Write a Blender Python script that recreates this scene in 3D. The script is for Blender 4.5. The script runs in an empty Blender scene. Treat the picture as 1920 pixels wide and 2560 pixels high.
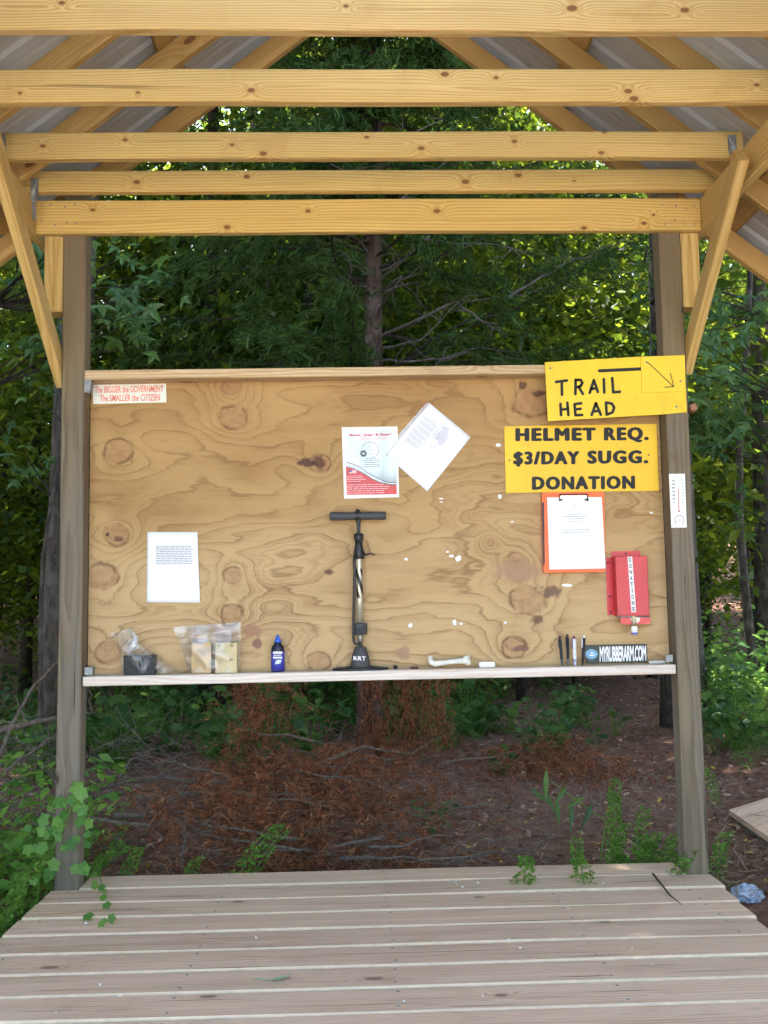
import bpy, bmesh, math, random
import numpy as np
from mathutils import Vector, Matrix, noise as mnoise

R = math.radians
random.seed(7); rng = np.random.default_rng(7)
sc = bpy.context.scene
col = sc.collection

# ------------------------------------------------------------------ camera
CAM = (-0.1081, -4.0462, 1.0771); PITCH = 0.09318; ROLL = -0.01689; YAW = -0.03136; FPX = 2500.0
def cam_axes():
    cp, sp, c, s = math.cos(PITCH), math.sin(PITCH), math.cos(YAW), math.sin(YAW)
    f = Vector((-s*cp, c*cp, sp)); r = Vector((c, s, 0)); u = r.cross(f)
    return (r*math.cos(ROLL)+u*math.sin(ROLL), u*math.cos(ROLL)-r*math.sin(ROLL), f)
RX, UX, FX = cam_axes()
cd = bpy.data.cameras.new('camera'); cam = bpy.data.objects.new('camera', cd); col.objects.link(cam)
M = Matrix((RX, UX, -FX)).transposed().to_4x4(); M.translation = CAM
cam.matrix_world = M
cd.sensor_fit = 'VERTICAL'; cd.sensor_height = 36.0; cd.lens = 36.0*FPX/2560.0
cd.clip_start = 0.05; cd.clip_end = 2000
sc.camera = cam

# ------------------------------------------------------------------ sky, sun, exposure
SUN_EL, SUN_AZ = R(70), R(-20)          # from behind the kiosk, a little to its left
w = bpy.data.worlds.new('World'); sc.world = w; w.use_nodes = True
nt = w.node_tree; bg = nt.nodes['Background']
sky = nt.nodes.new('ShaderNodeTexSky'); sky.sky_type = 'NISHITA'; sky.sun_disc = False
sky.sun_elevation = SUN_EL; sky.sun_rotation = SUN_AZ; sky.air_density = 1.0; sky.dust_density = 2.5; sky.ozone_density = 1.0
nt.links.new(sky.outputs[0], bg.inputs[0]); bg.inputs[1].default_value = 0.15
S = Vector((math.sin(SUN_AZ)*math.cos(SUN_EL), math.cos(SUN_AZ)*math.cos(SUN_EL), math.sin(SUN_EL)))
sl = bpy.data.lights.new('sun', 'SUN'); sl.energy = 4.5; sl.angle = R(0.5); sl.color = (1, .965, .90)
so = bpy.data.objects.new('sun', sl); col.objects.link(so); so.rotation_euler = S.to_track_quat('Z', 'Y').to_euler()
so.location = (0, 0, 30)
sc.view_settings.view_transform = 'Standard'; sc.view_settings.look = 'None'
sc.view_settings.gamma = 1; sc.view_settings.exposure = 3.12; sc.view_settings.use_curve_mapping = False
sc.render.engine = 'CYCLES'
cy = sc.cycles; cy.use_denoising = True; cy.use_adaptive_sampling = True; cy.adaptive_threshold = .03; cy.max_bounces = 5; cy.diffuse_bounces = 4; cy.glossy_bounces = 2
cy.transmission_bounces = 4; cy.transparent_max_bounces = 10; cy.sample_clamp_indirect = 6; cy.caustics_reflective = False; cy.caustics_refractive = False

# ------------------------------------------------------------------ helpers
def at(px, py, Y):
    """point of the plane y=Y that the photograph shows at (px, py)"""
    v = FX + RX*((px-960)/FPX) + UX*((1280-py)/FPX)
    return Vector(CAM) + v*((Y-CAM[1])/v.y)
def atz(px, py, z):
    v = FX + RX*((px-960)/FPX) + UX*((1280-py)/FPX)
    return Vector(CAM) + v*((z-CAM[2])/v.z)

def tag(o, label=None, cat=None, group=None, kind=None):
    if label: o['label'] = label
    if cat: o['category'] = cat
    if group: o['group'] = group
    if kind: o['kind'] = kind
    return o
def empty(name, loc, label, cat, group=None):
    o = bpy.data.objects.new(name, None); col.objects.link(o); o.location = loc
    o.empty_display_size = .05
    return tag(o, label, cat, group)
def link(name, me, parent=None, mat=None, smooth=False):
    o = bpy.data.objects.new(name, me); col.objects.link(o)
    if mat is not None and len(me.materials) == 0: me.materials.append(mat)
    if smooth: me.polygons.foreach_set('use_smooth', [True]*len(me.polygons))
    if parent is not None:
        o.parent = parent
        o.matrix_parent_inverse = Matrix.Translation(parent_loc(parent)).inverted()
    return o
def parent_loc(p):
    l = Vector(p.location)
    return l
class MB:
    def __init__(s): s.v = []; s.f = []; s.m = []
    def add(s, vs, fs, mi=0):
        b = len(s.v); s.v += [tuple(v) for v in vs]; s.f += [tuple(i+b for i in f) for f in fs]; s.m += [mi]*len(fs)
    def box(s, c, d, mi=0, rot=None):
        x, y, z = d[0]/2, d[1]/2, d[2]/2
        vs = [Vector(q) for q in ((-x,-y,-z),(x,-y,-z),(x,y,-z),(-x,y,-z),(-x,-y,z),(x,-y,z),(x,y,z),(-x,y,z))]
        if rot is not None: vs = [rot @ v for v in vs]
        s.add([v+Vector(c) for v in vs], [(0,3,2,1),(4,5,6,7),(0,1,5,4),(1,2,6,5),(2,3,7,6),(3,0,4,7)], mi)
    def tube(s, pts, rad, n=8, mi=0, cap=True):
        pts = [Vector(p) for p in pts]
        if not hasattr(rad, '__len__'): rad = [rad]*len(pts)
        vs = []; up = None
        for i, p in enumerate(pts):
            t = (pts[min(i+1, len(pts)-1)]-pts[max(i-1, 0)])
            t = t.normalized() if t.length > 1e-9 else Vector((0,0,1))
            if up is None:
                a = Vector((0,0,1)) if abs(t.z) < .9 else Vector((1,0,0)); up = (a-t*a.dot(t)).normalized()
            else:
                q = up-t*up.dot(t); up = q.normalized() if q.length > 1e-6 else up
            sd = t.cross(up)
            for k in range(n):
                an = 2*math.pi*k/n; vs.append(p+(up*math.cos(an)+sd*math.sin(an))*rad[i])
        fs = []
        for i in range(len(pts)-1):
            for k in range(n):
                k2 = (k+1) % n; fs.append((i*n+k, i*n+k2, (i+1)*n+k2, (i+1)*n+k))
        if cap:
            fs.append(tuple(range(n-1, -1, -1))); fs.append(tuple(range((len(pts)-1)*n, len(pts)*n)))
        s.add(vs, fs, mi)
    def lathe(s, c, prof, n=20, mi=0, sx=1, sy=1):
        c = Vector(c); vs = []
        for r, z in prof:
            for k in range(n):
                a = 2*math.pi*k/n; vs.append(c+Vector((r*math.cos(a)*sx, r*math.sin(a)*sy, z)))
        fs = []
        for i in range(len(prof)-1):
            for k in range(n):
                k2 = (k+1) % n; fs.append((i*n+k, i*n+k2, (i+1)*n+k2, (i+1)*n+k))
        fs.append(tuple(range(n-1, -1, -1))); fs.append(tuple(range((len(prof)-1)*n, len(prof)*n)))
        s.add(vs, fs, mi)
    def slab(s, pts, n, t, mi=0):
        """flat polygon pts, thickened by t against direction n"""
        n = Vector(n).normalized(); k = len(pts); a = [Vector(p) for p in pts]; b = [p-n*t for p in a]
        fs = [tuple(range(k)), tuple(range(2*k-1, k-1, -1))]
        for i in range(k): j = (i+1) % k; fs.append((i, i+k, j+k, j))
        s.add(a+b, fs, mi)
    def mesh(s, name, mats=()):
        me = bpy.data.meshes.new(name); me.from_pydata(s.v, [], s.f); me.update()
        for m in mats: me.materials.append(m)
        if len(mats) > 1: me.polygons.foreach_set('material_index', s.m)
        bm = bmesh.new(); bm.from_mesh(me); bmesh.ops.recalc_face_normals(bm, faces=bm.faces); bm.to_mesh(me); bm.free()
        return me
    def build(s, name, mats, parent=None, smooth=False):
        if not isinstance(mats, (list, tuple)): mats = [mats]
        return link(name, s.mesh(name, mats), parent, None, smooth)

def quads_mesh(name, centers, bases, sizes, tmpl, faces, mats, extra=None):
    """many small alike leaves in one mesh: centers (N,3), bases (N,3,3) rows = local axes"""
    T = np.array(tmpl, float); k = len(T); N = len(centers)
    V = np.einsum('kj,njc->nkc', T, bases)*np.asarray(sizes).reshape(-1, 1, 1) + centers[:, None, :]
    V = V.reshape(-1, 3)
    F = [np.array(f) for f in faces]
    me = bpy.data.meshes.new(name)
    me.vertices.add(N*k); me.vertices.foreach_set('co', V.astype(np.float32).ravel())
    L = []; tot = []
    for f in F: L.append((np.arange(N)[:, None]*k+f[None, :])); tot.append(len(f))
    loops = np.concatenate([l.reshape(N, -1) for l in L], axis=1).ravel()
    totals = np.tile(np.array(tot), N); starts = np.concatenate([[0], np.cumsum(totals)[:-1]])
    me.loops.add(len(loops)); me.loops.foreach_set('vertex_index', loops.astype(np.int32))
    me.polygons.add(len(totals)); me.polygons.foreach_set('loop_start', starts.astype(np.int32))
    me.update(calc_edges=True)
    for m in mats: me.materials.append(m)
    return me
def rand_bases(N, upbias=0.0, toward=None):
    n = rng.normal(size=(N, 3)); n /= np.linalg.norm(n, axis=1)[:, None]
    if upbias: n[:, 2] = np.abs(n[:, 2])+upbias
    if toward is not None: n += np.array(toward)
    n /= np.linalg.norm(n, axis=1)[:, None]
    a = rng.normal(size=(N, 3)); a -= n*(a*n).sum(1)[:, None]; a /= np.linalg.norm(a, axis=1)[:, None]
    b = np.cross(n, a)
    return np.stack([a, b, n], 1)
LEAF = [(0,-.5,0),(.27,-.08,.06),(.0,.55,0),(-.27,-.08,.06)]; LEAFF = [(0,1,2,3)]
def star_leaf():
    tips = [(-150,.55),(-75,.95),(0,1.1),(75,.95),(150,.55)]
    vs = [(0,0,0)]
    rim = []
    for i, (a, l) in enumerate(tips):
        for da, ll, z in ((-20, .60*l, .02), (0, l, -.10*l), (20, .60*l, .02)):
            t = R(a+da); rim.append((math.sin(t)*ll*.5, math.cos(t)*ll*.5, z))
        if i < 4:
            t = R((a+tips[i+1][0])/2); rim.append((math.sin(t)*.20, math.cos(t)*.20, .035))
    vs += rim; vs += [(-.012,-.55,-.03),(.012,-.55,-.03)]
    n = len(rim); fs = [(0, i+1, i+2) for i in range(n-1)]+[(0, n, 1)]
    fs += [(0, n+1, n+2)]
    return vs, fs
STARV, STARF = star_leaf()

# ------------------------------------------------------------------ materials
def nodes(name):
    m = bpy.data.materials.new(name); m.use_nodes = True; t = m.node_tree; t.nodes.clear()
    return m, t
class NT:
    def __init__(s, t): s.t = t; s.n = t.nodes; s.l = t.links
    def new(s, ty, **k):
        n = s.n.new(ty)
        for a, v in k.items(): setattr(n, a, v)
        return n
    def put(s, sock, v):
        if hasattr(v, 'is_output') or isinstance(v, bpy.types.NodeSocket): s.l.new(v, sock)
        else: sock.default_value = v
    def math(s, op, a, b=0.0, c=None, clamp=False):
        n = s.new('ShaderNodeMath', operation=op, use_clamp=clamp); s.put(n.inputs[0], a); s.put(n.inputs[1], b)
        if c is not None: s.put(n.inputs[2], c)
        return n.outputs[0]
    def vec(s, op, a, b=(0,0,0)):
        n = s.new('ShaderNodeVectorMath', operation=op); s.put(n.inputs[0], a); s.put(n.inputs[1], b)
        return n.outputs['Value'] if op in ('LENGTH', 'DISTANCE', 'DOT_PRODUCT') else n.outputs[0]
    def noise(s, v, scale, detail=3, rough=.55, dist=0):
        n = s.new('ShaderNodeTexNoise'); s.put(n.inputs['Vector'], v); n.inputs['Scale'].default_value = scale
        n.inputs['Detail'].default_value = detail; n.inputs['Roughness'].default_value = rough; n.inputs['Distortion'].default_value = dist
        return n.outputs[0]
    def ramp(s, f, stops, interp='LINEAR'):
        n = s.new('ShaderNodeValToRGB'); n.color_ramp.interpolation = interp; e = n.color_ramp.elements
        while len(e) < len(stops): e.new(.5)
        for i, (p, c) in enumerate(stops):
            e[i].position = p; e[i].color = (c[0], c[1], c[2], 1) if hasattr(c, '__len__') else (c, c, c, 1)
        s.put(n.inputs[0], f); return n.outputs[0]
    def mix(s, f, a, b, mode='MIX'):
        n = s.new('ShaderNodeMix', data_type='RGBA', blend_type=mode)
        s.put(n.inputs[0], f)
        for i, v in ((6, a), (7, b)):
            if isinstance(v, (tuple, list)): v = (*v[:3], 1)
            s.put(n.inputs[i], v)
        return n.outputs[2]
    def smooth(s, v, lo, hi, a=0.0, b=1.0):
        n = s.new('ShaderNodeMapRange', interpolation_type='SMOOTHSTEP'); s.put(n.inputs[0], v)
        n.inputs[1].default_value = lo; n.inputs[2].default_value = hi; n.inputs[3].default_value = a; n.inputs[4].default_value = b
        return n.outputs[0]
    def coords(s): return s.new('ShaderNodeTexCoord').outputs['Object']
    def scale(s, v, sc): return s.vec('MULTIPLY', v, sc)
    def out(s, colr, rough=.6, bump=None, bs=.3, bd=.002, metal=0, spec=.3, **k):
        p = s.new('ShaderNodeBsdfPrincipled'); o = s.new('ShaderNodeOutputMaterial'); s.l.new(p.outputs[0], o.inputs[0])
        if isinstance(colr, (tuple, list)): colr = (*colr[:3], 1)
        s.put(p.inputs['Base Color'], colr); s.put(p.inputs['Roughness'], rough); p.inputs['Metallic'].default_value = metal
        p.inputs['Specular IOR Level'].default_value = spec
        if bump is not None:
            b = s.new('ShaderNodeBump'); b.inputs['Strength'].default_value = bs; b.inputs['Distance'].default_value = bd
            s.put(b.inputs['Height'], bump); s.l.new(b.outputs[0], p.inputs['Normal'])
        return p

def simple(name, c, rough=.5, var=.12, scale=30, metal=0, spec=.4, bump=.1, dirt=0):
    m, t = nodes(name); g = NT(t); v = g.coords()
    n = g.noise(v, scale, 4); c2 = tuple(min(1, x*(1+var)) for x in c); c1 = tuple(x*(1-var) for x in c)
    cc = g.ramp(n, [(.3, c1), (.7, c2)])
    if dirt:
        d1 = g.noise(g.scale(v, (1, 1, .45)), 9, 6, .65); cc = g.mix(g.math('MULTIPLY', g.smooth(d1, .5, .72), dirt), cc, (.16,.11,.06))
        d2 = g.noise(g.scale(v, (1, 1, 7)), 40, 3, .5); cc = g.mix(g.math('MULTIPLY', g.smooth(d2, .70, .76), dirt*1.5), cc, tuple(min(1, x*1.5+.15) for x in c))
    g.out(cc, rough, n, bump, .001, metal, spec); return m

def lumber(name, light, dark, knots=None, freq=150, knot_rate=.45, knot_col=(.16,.06,.02), weather=None, wamt=0, contrast=1.0, rough=.62, tint=.10, stain=None, cracks=0, wx=.035, top=None):
    """grain along local x; knots = [(x, height, radius)] on the face, else scattered"""
    m, t = nodes(name); g = NT(t); v = g.coords()
    rnd = g.new('ShaderNodeObjectInfo').outputs['Random']
    cmb = g.new('ShaderNodeCombineXYZ'); g.put(cmb.inputs[0], g.math('MULTIPLY', rnd, 37.0)); g.put(cmb.inputs[1], g.math('MULTIPLY', rnd, .3)); g.put(cmb.inputs[2], g.math('MULTIPLY', rnd, .17))
    pv = g.vec('ADD', v, cmb.outputs[0])
    sep = g.new('ShaderNodeSeparateXYZ'); g.put(sep.inputs[0], v); X, Yy, Zz = sep.outputs
    wn = g.noise(g.scale(pv, (.55, 2.5, 2.5)), 1.0, 2, .5); wn2 = g.noise(g.scale(pv, (.8, 5, 5)), 2.0, 2, .5)
    off = g.math('SUBTRACT', g.math('MULTIPLY', rnd, .07), .035)
    a = g.math('ADD', g.math('ADD', Zz, off), g.math('MULTIPLY', g.math('SUBTRACT', wn, .5), wx*3))
    b = g.math('ADD', g.math('ADD', Yy, .022), g.math('MULTIPLY', g.math('SUBTRACT', wn2, .5), wx))
    field = g.math('SQRT', g.math('ADD', g.math('MULTIPLY', a, a), g.math('MULTIPLY', b, b)))
    field = g.math('MULTIPLY', field, freq)
    kmask = None; krim = None
    if knots:
        for (kx, kz, kr) in knots:
            q = g.new('ShaderNodeCombineXYZ'); g.put(q.inputs[0], g.math('MULTIPLY', g.math('SUBTRACT', X, kx), .62)); g.put(q.inputs[1], g.math('SUBTRACT', Zz, kz))
            d = g.math('DIVIDE', g.vec('LENGTH', q.outputs[0]), kr)
            d = g.math('ADD', d, g.math('MULTIPLY', g.math('SUBTRACT', wn2, .5), .5))
            ga = g.math('POWER', 2.718, g.math('MULTIPLY', g.math('MULTIPLY', d, d), -.16))
            field = g.math('ADD', field, g.math('MULTIPLY', ga, 2.6))
            mk = g.smooth(d, .75, 1.05, 1, 0); kmask = mk if kmask is None else g.math('MAXIMUM', kmask, mk)
            rm = g.smooth(d, .9, 2.6, 1, 0); krim = rm if krim is None else g.math('MAXIMUM', krim, rm)
    elif knot_rate > 0:
        q = g.new('ShaderNodeCombineXYZ'); sp = g.new('ShaderNodeSeparateXYZ'); g.put(sp.inputs[0], pv)
        g.put(q.inputs[0], g.math('MULTIPLY', sp.outputs[0], 2.3)); g.put(q.inputs[1], g.math('MULTIPLY', g.math('ADD', sp.outputs[1], sp.outputs[2]), 5.0))
        vo = g.new('ShaderNodeTexVoronoi', voronoi_dimensions='2D'); g.put(vo.inputs['Vector'], q.outputs[0]); vo.inputs['Scale'].default_value = 1
        sepc = g.new('ShaderNodeSeparateColor'); g.put(sepc.inputs[0], vo.outputs['Color'])
        on = g.math('LESS_THAN', sepc.outputs[0], knot_rate); d = g.math('DIVIDE', vo.outputs['Distance'], g.math('ADD', .03, g.math('MULTIPLY', sepc.outputs[1], .055)))
        ga = g.math('MULTIPLY', g.math('POWER', 2.718, g.math('MULTIPLY', g.math('MULTIPLY', d, d), -.16)), on)
        field = g.math('ADD', field, g.math('MULTIPLY', ga, 2.6))
        kmask = g.math('MULTIPLY', g.smooth(d, .75, 1.05, 1, 0), on); krim = g.math('MULTIPLY', g.smooth(d, .9, 2.6, 1, 0), on)
    fine = g.noise(g.scale(pv, (3, 160, 160)), 1.0, 3, .6)
    field = g.math('ADD', field, g.math('MULTIPLY', fine, .5))
    fr = g.math('FRACT', field)
    ring = g.math('MULTIPLY', g.smooth(fr, .25, .85), g.smooth(fr, .88, 1.0, 1, 0))
    blot = g.noise(g.scale(pv, (1.2, 6, 6)), 1.0, 3, .5)
    light2 = tuple(x*(1-tint*1.6) for x in light)
    base = g.mix(g.smooth(blot, .3, .7), light, light2)
    colr = g.mix(g.math('MULTIPLY', ring, .62*contrast), base, dark)
    colr = g.mix(g.math('MULTIPLY', g.smooth(fine, .35, .75), .16), colr, dark)
    hsv = g.new('ShaderNodeHueSaturation'); g.put(hsv.inputs['Color'], colr); g.put(hsv.inputs['Value'], g.math('ADD', 1-tint, g.math('MULTIPLY', rnd, 2*tint)))
    colr = hsv.outputs[0]
    if weather:
        wv = g.noise(g.scale(pv, (1.5, 14, 14)), 1.0, 5, .65)
        colr = g.mix(g.math('MULTIPLY', g.smooth(wv, .3, .68), wamt), colr, weather)
        sp1 = g.noise(g.scale(pv, (9, 60, 60)), 1.0, 4, .6)
        colr = g.mix(g.math('MULTIPLY', g.smooth(sp1, .6, .76), .45), colr, tuple(x*.35 for x in weather))
    if stain:
        st = g.noise(pv, 5.0, 4, .6); colr = g.mix(g.math('MULTIPLY', g.smooth(st, .56, .75), .5), colr, stain)
    if cracks:
        cv = g.noise(g.scale(pv, (1.1, 75, 75)), 1.0, 2, .5); ck = g.math('MULTIPLY', g.smooth(cv, .68, .73), cracks)
        colr = g.mix(ck, colr, tuple(x*.2 for x in dark))
    if top: colr = g.mix(g.math('MULTIPLY', g.smooth(g.math('ADD', X, g.math('MULTIPLY', blot, .5)), .75, 1.25), .6), colr, top)
    if kmask is not None:
        colr = g.mix(g.math('MULTIPLY', krim, .35), colr, dark)
        colr = g.mix(g.math('MULTIPLY', kmask, .85), colr, knot_col)
    g.out(colr, rough, g.math('SUBTRACT', fine, g.math('MULTIPLY', ring, .4)), .35, .0012, 0, .25)
    return m

def plywood_mat(knots, darks):
    m, t = nodes('plywood_face'); g = NT(t); v = g.coords()
    sep = g.new('ShaderNodeSeparateXYZ'); g.put(sep.inputs[0], v); X, _, Zz = sep.outputs
    n1 = g.noise(g.scale(v, (.7, 1, 2.3)), 1.35, 2, .45, .3)
    n2 = g.noise(g.scale(v, (1.6, 1, 5.5)), 2.3, 2, .5)
    n3 = g.noise(g.scale(v, (3, 1, 40)), 3.0, 4, .6)
    field = g.math('ADD', g.math('MULTIPLY', Zz, 9.0), g.math('ADD', g.math('MULTIPLY', n1, 10.0), g.math('MULTIPLY', n2, 2.0)))
    field = g.math('ADD', field, g.math('MULTIPLY', n3, .35))
    kmask = None; rim = None; nk = g.noise(v, 11, 3, .6)
    for (kx, kz, kr) in knots:
        q = g.new('ShaderNodeCombineXYZ'); g.put(q.inputs[0], g.math('MULTIPLY', g.math('SUBTRACT', X, kx), .85)); g.put(q.inputs[1], g.math('SUBTRACT', Zz, kz))
        d = g.math('DIVIDE', g.vec('LENGTH', q.outputs[0]), kr); d = g.math('ADD', d, g.math('ADD', g.math('MULTIPLY', g.math('SUBTRACT', n2, .5), .7), g.math('MULTIPLY', g.math('SUBTRACT', nk, .5), .9)))
        ga = g.math('POWER', 2.718, g.math('MULTIPLY', g.math('MULTIPLY', d, d), -.20)); field = g.math('ADD', field, g.math('MULTIPLY', ga, 3.0))
        mk = g.smooth(d, .9, 1.1, 1, 0); kmask = mk if kmask is None else g.math('MAXIMUM', kmask, mk)
        rm = g.math('MULTIPLY', g.smooth(d, .85, 1.05), g.smooth(d, 1.05, 1.3, 1, 0)); rim = rm if rim is None else g.math('MAXIMUM', rim, rm)
    fr = g.math('FRACT', field)
    ring = g.math('MULTIPLY', g.smooth(fr, .3, .9), g.smooth(fr, .92, 1.0, 1, 0))
    fine2 = g.math('FRACT', g.math('MULTIPLY', field, 3.0)); ring2 = g.math('MULTIPLY', g.smooth(fine2, .5, .95), g.smooth(g.noise(v, 1.7, 2), .45, .62))
    blot = g.noise(g.scale(v, (1, 1, 2)), 2.2, 3, .5)
    base = g.mix(g.smooth(blot, .3, .7), (.44,.275,.105), (.36,.21,.074))
    # lower part bleached by weather, paler
    low = g.math('ADD', Zz, g.math('MULTIPLY', g.math('SUBTRACT', n1, .5), .8))
    base = g.mix(g.smooth(low, 1.0, 1.75, .55, 0), base, (.58,.42,.225))
    colr = g.mix(g.math('MULTIPLY', ring, g.smooth(blot, .35, .65, .15, .45)), base, (.26,.135,.045))
    colr = g.mix(g.math('MULTIPLY', g.math('MULTIPLY', g.smooth(fr, .80, .90), g.smooth(fr, .93, 1.0, 1, 0)), g.smooth(n2, .3, .65, .12, .5)), colr, (.18,.088,.032))
    colr = g.mix(g.math('MULTIPLY', ring2, .34), colr, (.21,.10,.035))
    colr = g.mix(g.math('MULTIPLY', g.smooth(n3, .45, .8), .25), colr, (.26,.14,.05))
    kc = g.mix(g.smooth(g.noise(v, 40, 4), .3, .7), (.40,.215,.105), (.25,.115,.055))
    colr = g.mix(g.math('MULTIPLY', kmask, .48), colr, kc); colr = g.mix(g.math('MULTIPLY', rim, g.smooth(g.noise(v, 16, 2), .35, .6, .1, .75)), colr, (.13,.058,.025))
    for (kx, kz, kr, dc, sx) in darks:
        q = g.new('ShaderNodeCombineXYZ'); g.put(q.inputs[0], g.math('MULTIPLY', g.math('SUBTRACT', X, kx), sx)); g.put(q.inputs[1], g.math('SUBTRACT', Zz, kz))
        d = g.math('ADD', g.math('DIVIDE', g.vec('LENGTH', q.outputs[0]), kr), g.math('MULTIPLY', g.math('SUBTRACT', g.noise(v, 45, 3), .5), 1.6))
        colr = g.mix(g.math('MULTIPLY', g.smooth(d, .6, 1.15, 1, 0), .85), colr, dc)
    sp1 = g.noise(g.scale(v, (40, 1, 70)), 1.0, 3, .6); colr = g.mix(g.math('MULTIPLY', g.smooth(sp1, .68, .78), .5), colr, (.13,.06,.03))
    g.out(colr, .6, g.math('SUBTRACT', n3, g.math('MULTIPLY', ring, .3)), .3, .001, 0, .25)
    return m

def leaf_mat(name, stops, trans=.4, gloss=.05, per='island'):
    m, t = nodes(name); g = NT(t)
    r = g.new('ShaderNodeNewGeometry').outputs['Random Per Island'] if per == 'island' else g.new('ShaderNodeObjectInfo').outputs['Random']
    n = g.noise(g.coords(), 2.5, 2); f = g.math('ADD', g.math('MULTIPLY', r, .75), g.math('MULTIPLY', n, .25))
    c = g.ramp(f, stops)
    ve = g.noise(g.coords(), 60, 2); c = g.mix(g.math('MULTIPLY', g.smooth(ve, .4, .7), .25), c, tuple(x*.6 for x in stops[0][1]))
    d = g.new('ShaderNodeBsdfDiffuse'); g.put(d.inputs[0], c)
    tr = g.new('ShaderNodeBsdfTranslucent'); hs = g.new('ShaderNodeHueSaturation'); g.put(hs.inputs['Color'], c); hs.inputs['Value'].default_value = 2.0; hs.inputs['Hue'].default_value = .472; g.put(tr.inputs[0], hs.outputs[0])
    mx = g.new('ShaderNodeMixShader'); mx.inputs[0].default_value = trans; g.l.new(d.outputs[0], mx.inputs[1]); g.l.new(tr.outputs[0], mx.inputs[2])
    gl = g.new('ShaderNodeBsdfGlossy'); gl.inputs['Roughness'].default_value = .45
    m2 = g.new('ShaderNodeMixShader'); m2.inputs[0].default_value = gloss*.4; g.l.new(mx.outputs[0], m2.inputs[1]); g.l.new(gl.outputs[0], m2.inputs[2])
    o = g.new('ShaderNodeOutputMaterial'); g.l.new(m2.outputs[0], o.inputs[0]); return m

def bark_mat(name, c1, c2, c3=None, sc=9):
    m, t = nodes(name); g = NT(t); v = g.coords()
    n = g.noise(g.scale(v, (1, 1, .22)), sc*3, 6, .65); n2 = g.noise(v, sc*.5, 4, .6)
    c = g.ramp(n, [(.32, c1), (.62, c2)])
    if c3: c = g.mix(g.smooth(n2, .5, .66), c, c3)
    g.out(c, .85, n, .9, .012, 0, .15); return m

MT = {}
PINE_L, PINE_D = (.66,.475,.18), (.43,.245,.06)
MT['pine'] = lumber('new_pine', PINE_L, PINE_D, None, 110, .35, contrast=1.0)
MT['pine_brown'] = lumber('rafter_pine', (.57,.37,.135), (.36,.195,.055), None, 110, .25, contrast=.9)
MT['post'] = lumber('weathered_post', (.215,.172,.108), (.095,.068,.040), None, 90, .12, (.05,.03,.02), (.175,.152,.125), .8, 1.2, .8, .05, (.15,.105,.06), .8, top=(.20,.145,.070))
MT['shelf'] = lumber('whitewood', (.84,.76,.67), (.62,.42,.28), None, 80, .3, (.5,.3,.2), contrast=.75, wx=.05)
MT['rail'] = lumber('rail_wood', (.66,.50,.30), (.36,.20,.08), None, 110, .45, (.17,.09,.05), contrast=.9, stain=(.22,.16,.10))
MT['deck'] = lumber('deck_wood', (.80,.55,.365), (.42,.26,.165), None, 95, .16, (.20,.13,.09), (.71,.505,.36), .8, 1.4, .75, .14, (.52,.325,.21), 1.0)
MT['deck_edge'] = simple('deck_cut_edge', (.76,.58,.385), .7, .1, 25)
MT['metal'] = simple('galvanised_steel', (.24,.25,.25), .5, .3, 80, .4)
MT['tin'] = simple('roof_sheet', (.58,.62,.66), .5, .06, 3, .1, .4, .02)
MT['dark'] = simple('black_plastic', (.018,.018,.02), .42, .2, 60)
MT['rubber'] = simple('grey_grip', (.055,.057,.06), .6, .15, 90)
MT['paper'] = simple('white_paper', (.83,.85,.86), .75, .015, 12, 0, .2, .05)
MT['ink'] = simple('grey_ink', (.16,.17,.19), .8, .1, 60)
MT['black'] = simple('black_ink', (.012,.012,.012), .6, .2, 60)
MT['white'] = simple('white_paint', (.84,.84,.82), .6, .03, 30)
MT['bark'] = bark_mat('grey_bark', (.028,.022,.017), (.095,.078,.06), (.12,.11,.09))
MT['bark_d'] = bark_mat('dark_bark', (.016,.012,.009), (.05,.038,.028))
MT['bark_pale'] = bark_mat('pale_bark', (.17,.155,.13), (.42,.39,.34), (.10,.09,.075))
MT['bark_cedar'] = bark_mat('cedar_bark', (.035,.020,.014), (.115,.070,.050), (.14,.10,.08), 14)
MT['deadwood'] = bark_mat('bare_twig', (.05,.042,.034), (.15,.122,.10), None, 20)
MT['twig'] = bark_mat('dead_twig', (.085,.065,.052), (.20,.16,.13), None, 20)
G1 = [(.15,(.028,.062,.006)),(.5,(.060,.112,.009)),(.85,(.125,.185,.013))]
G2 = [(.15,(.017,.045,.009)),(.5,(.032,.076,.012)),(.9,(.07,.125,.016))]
G3 = [(.15,(.032,.092,.024)),(.5,(.060,.138,.032)),(.9,(.105,.195,.04))]
MT['leaf'] = leaf_mat('broad_leaf', G1, .45)
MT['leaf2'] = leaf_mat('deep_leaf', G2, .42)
MT['gum'] = leaf_mat('sweetgum_leaf', G3, .38, .07, 'object')
MT['gum_i'] = leaf_mat('sweetgum_leaves', G3, .38, .07)
MT['weed'] = leaf_mat('weed_leaf', [(.1,(.065,.175,.03)),(.5,(.115,.26,.042)),(.9,(.20,.36,.06))], .4)
MT['vine'] = leaf_mat('vine_leaf', [(.1,(.065,.18,.035)),(.5,(.11,.26,.05)),(.9,(.18,.34,.065))], .4, .06, 'object')
MT['cedar'] = leaf_mat('cedar_needles', [(.1,(.022,.048,.012)),(.5,(.040,.080,.018)),(.9,(.072,.12,.024))], .3, .02)
MT['rust'] = leaf_mat('dead_cedar_needles', [(.1,(.085,.040,.023)),(.45,(.215,.090,.039)),(.9,(.38,.175,.08))], .25, .02)
MT['litter'] = leaf_mat('dead_leaves', [(.1,(.08,.045,.032)),(.45,(.17,.095,.062)),(.66,(.30,.19,.13)),(.80,(.50,.38,.28)),(.86,(.62,.46,.08))], .15, .03)
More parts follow.
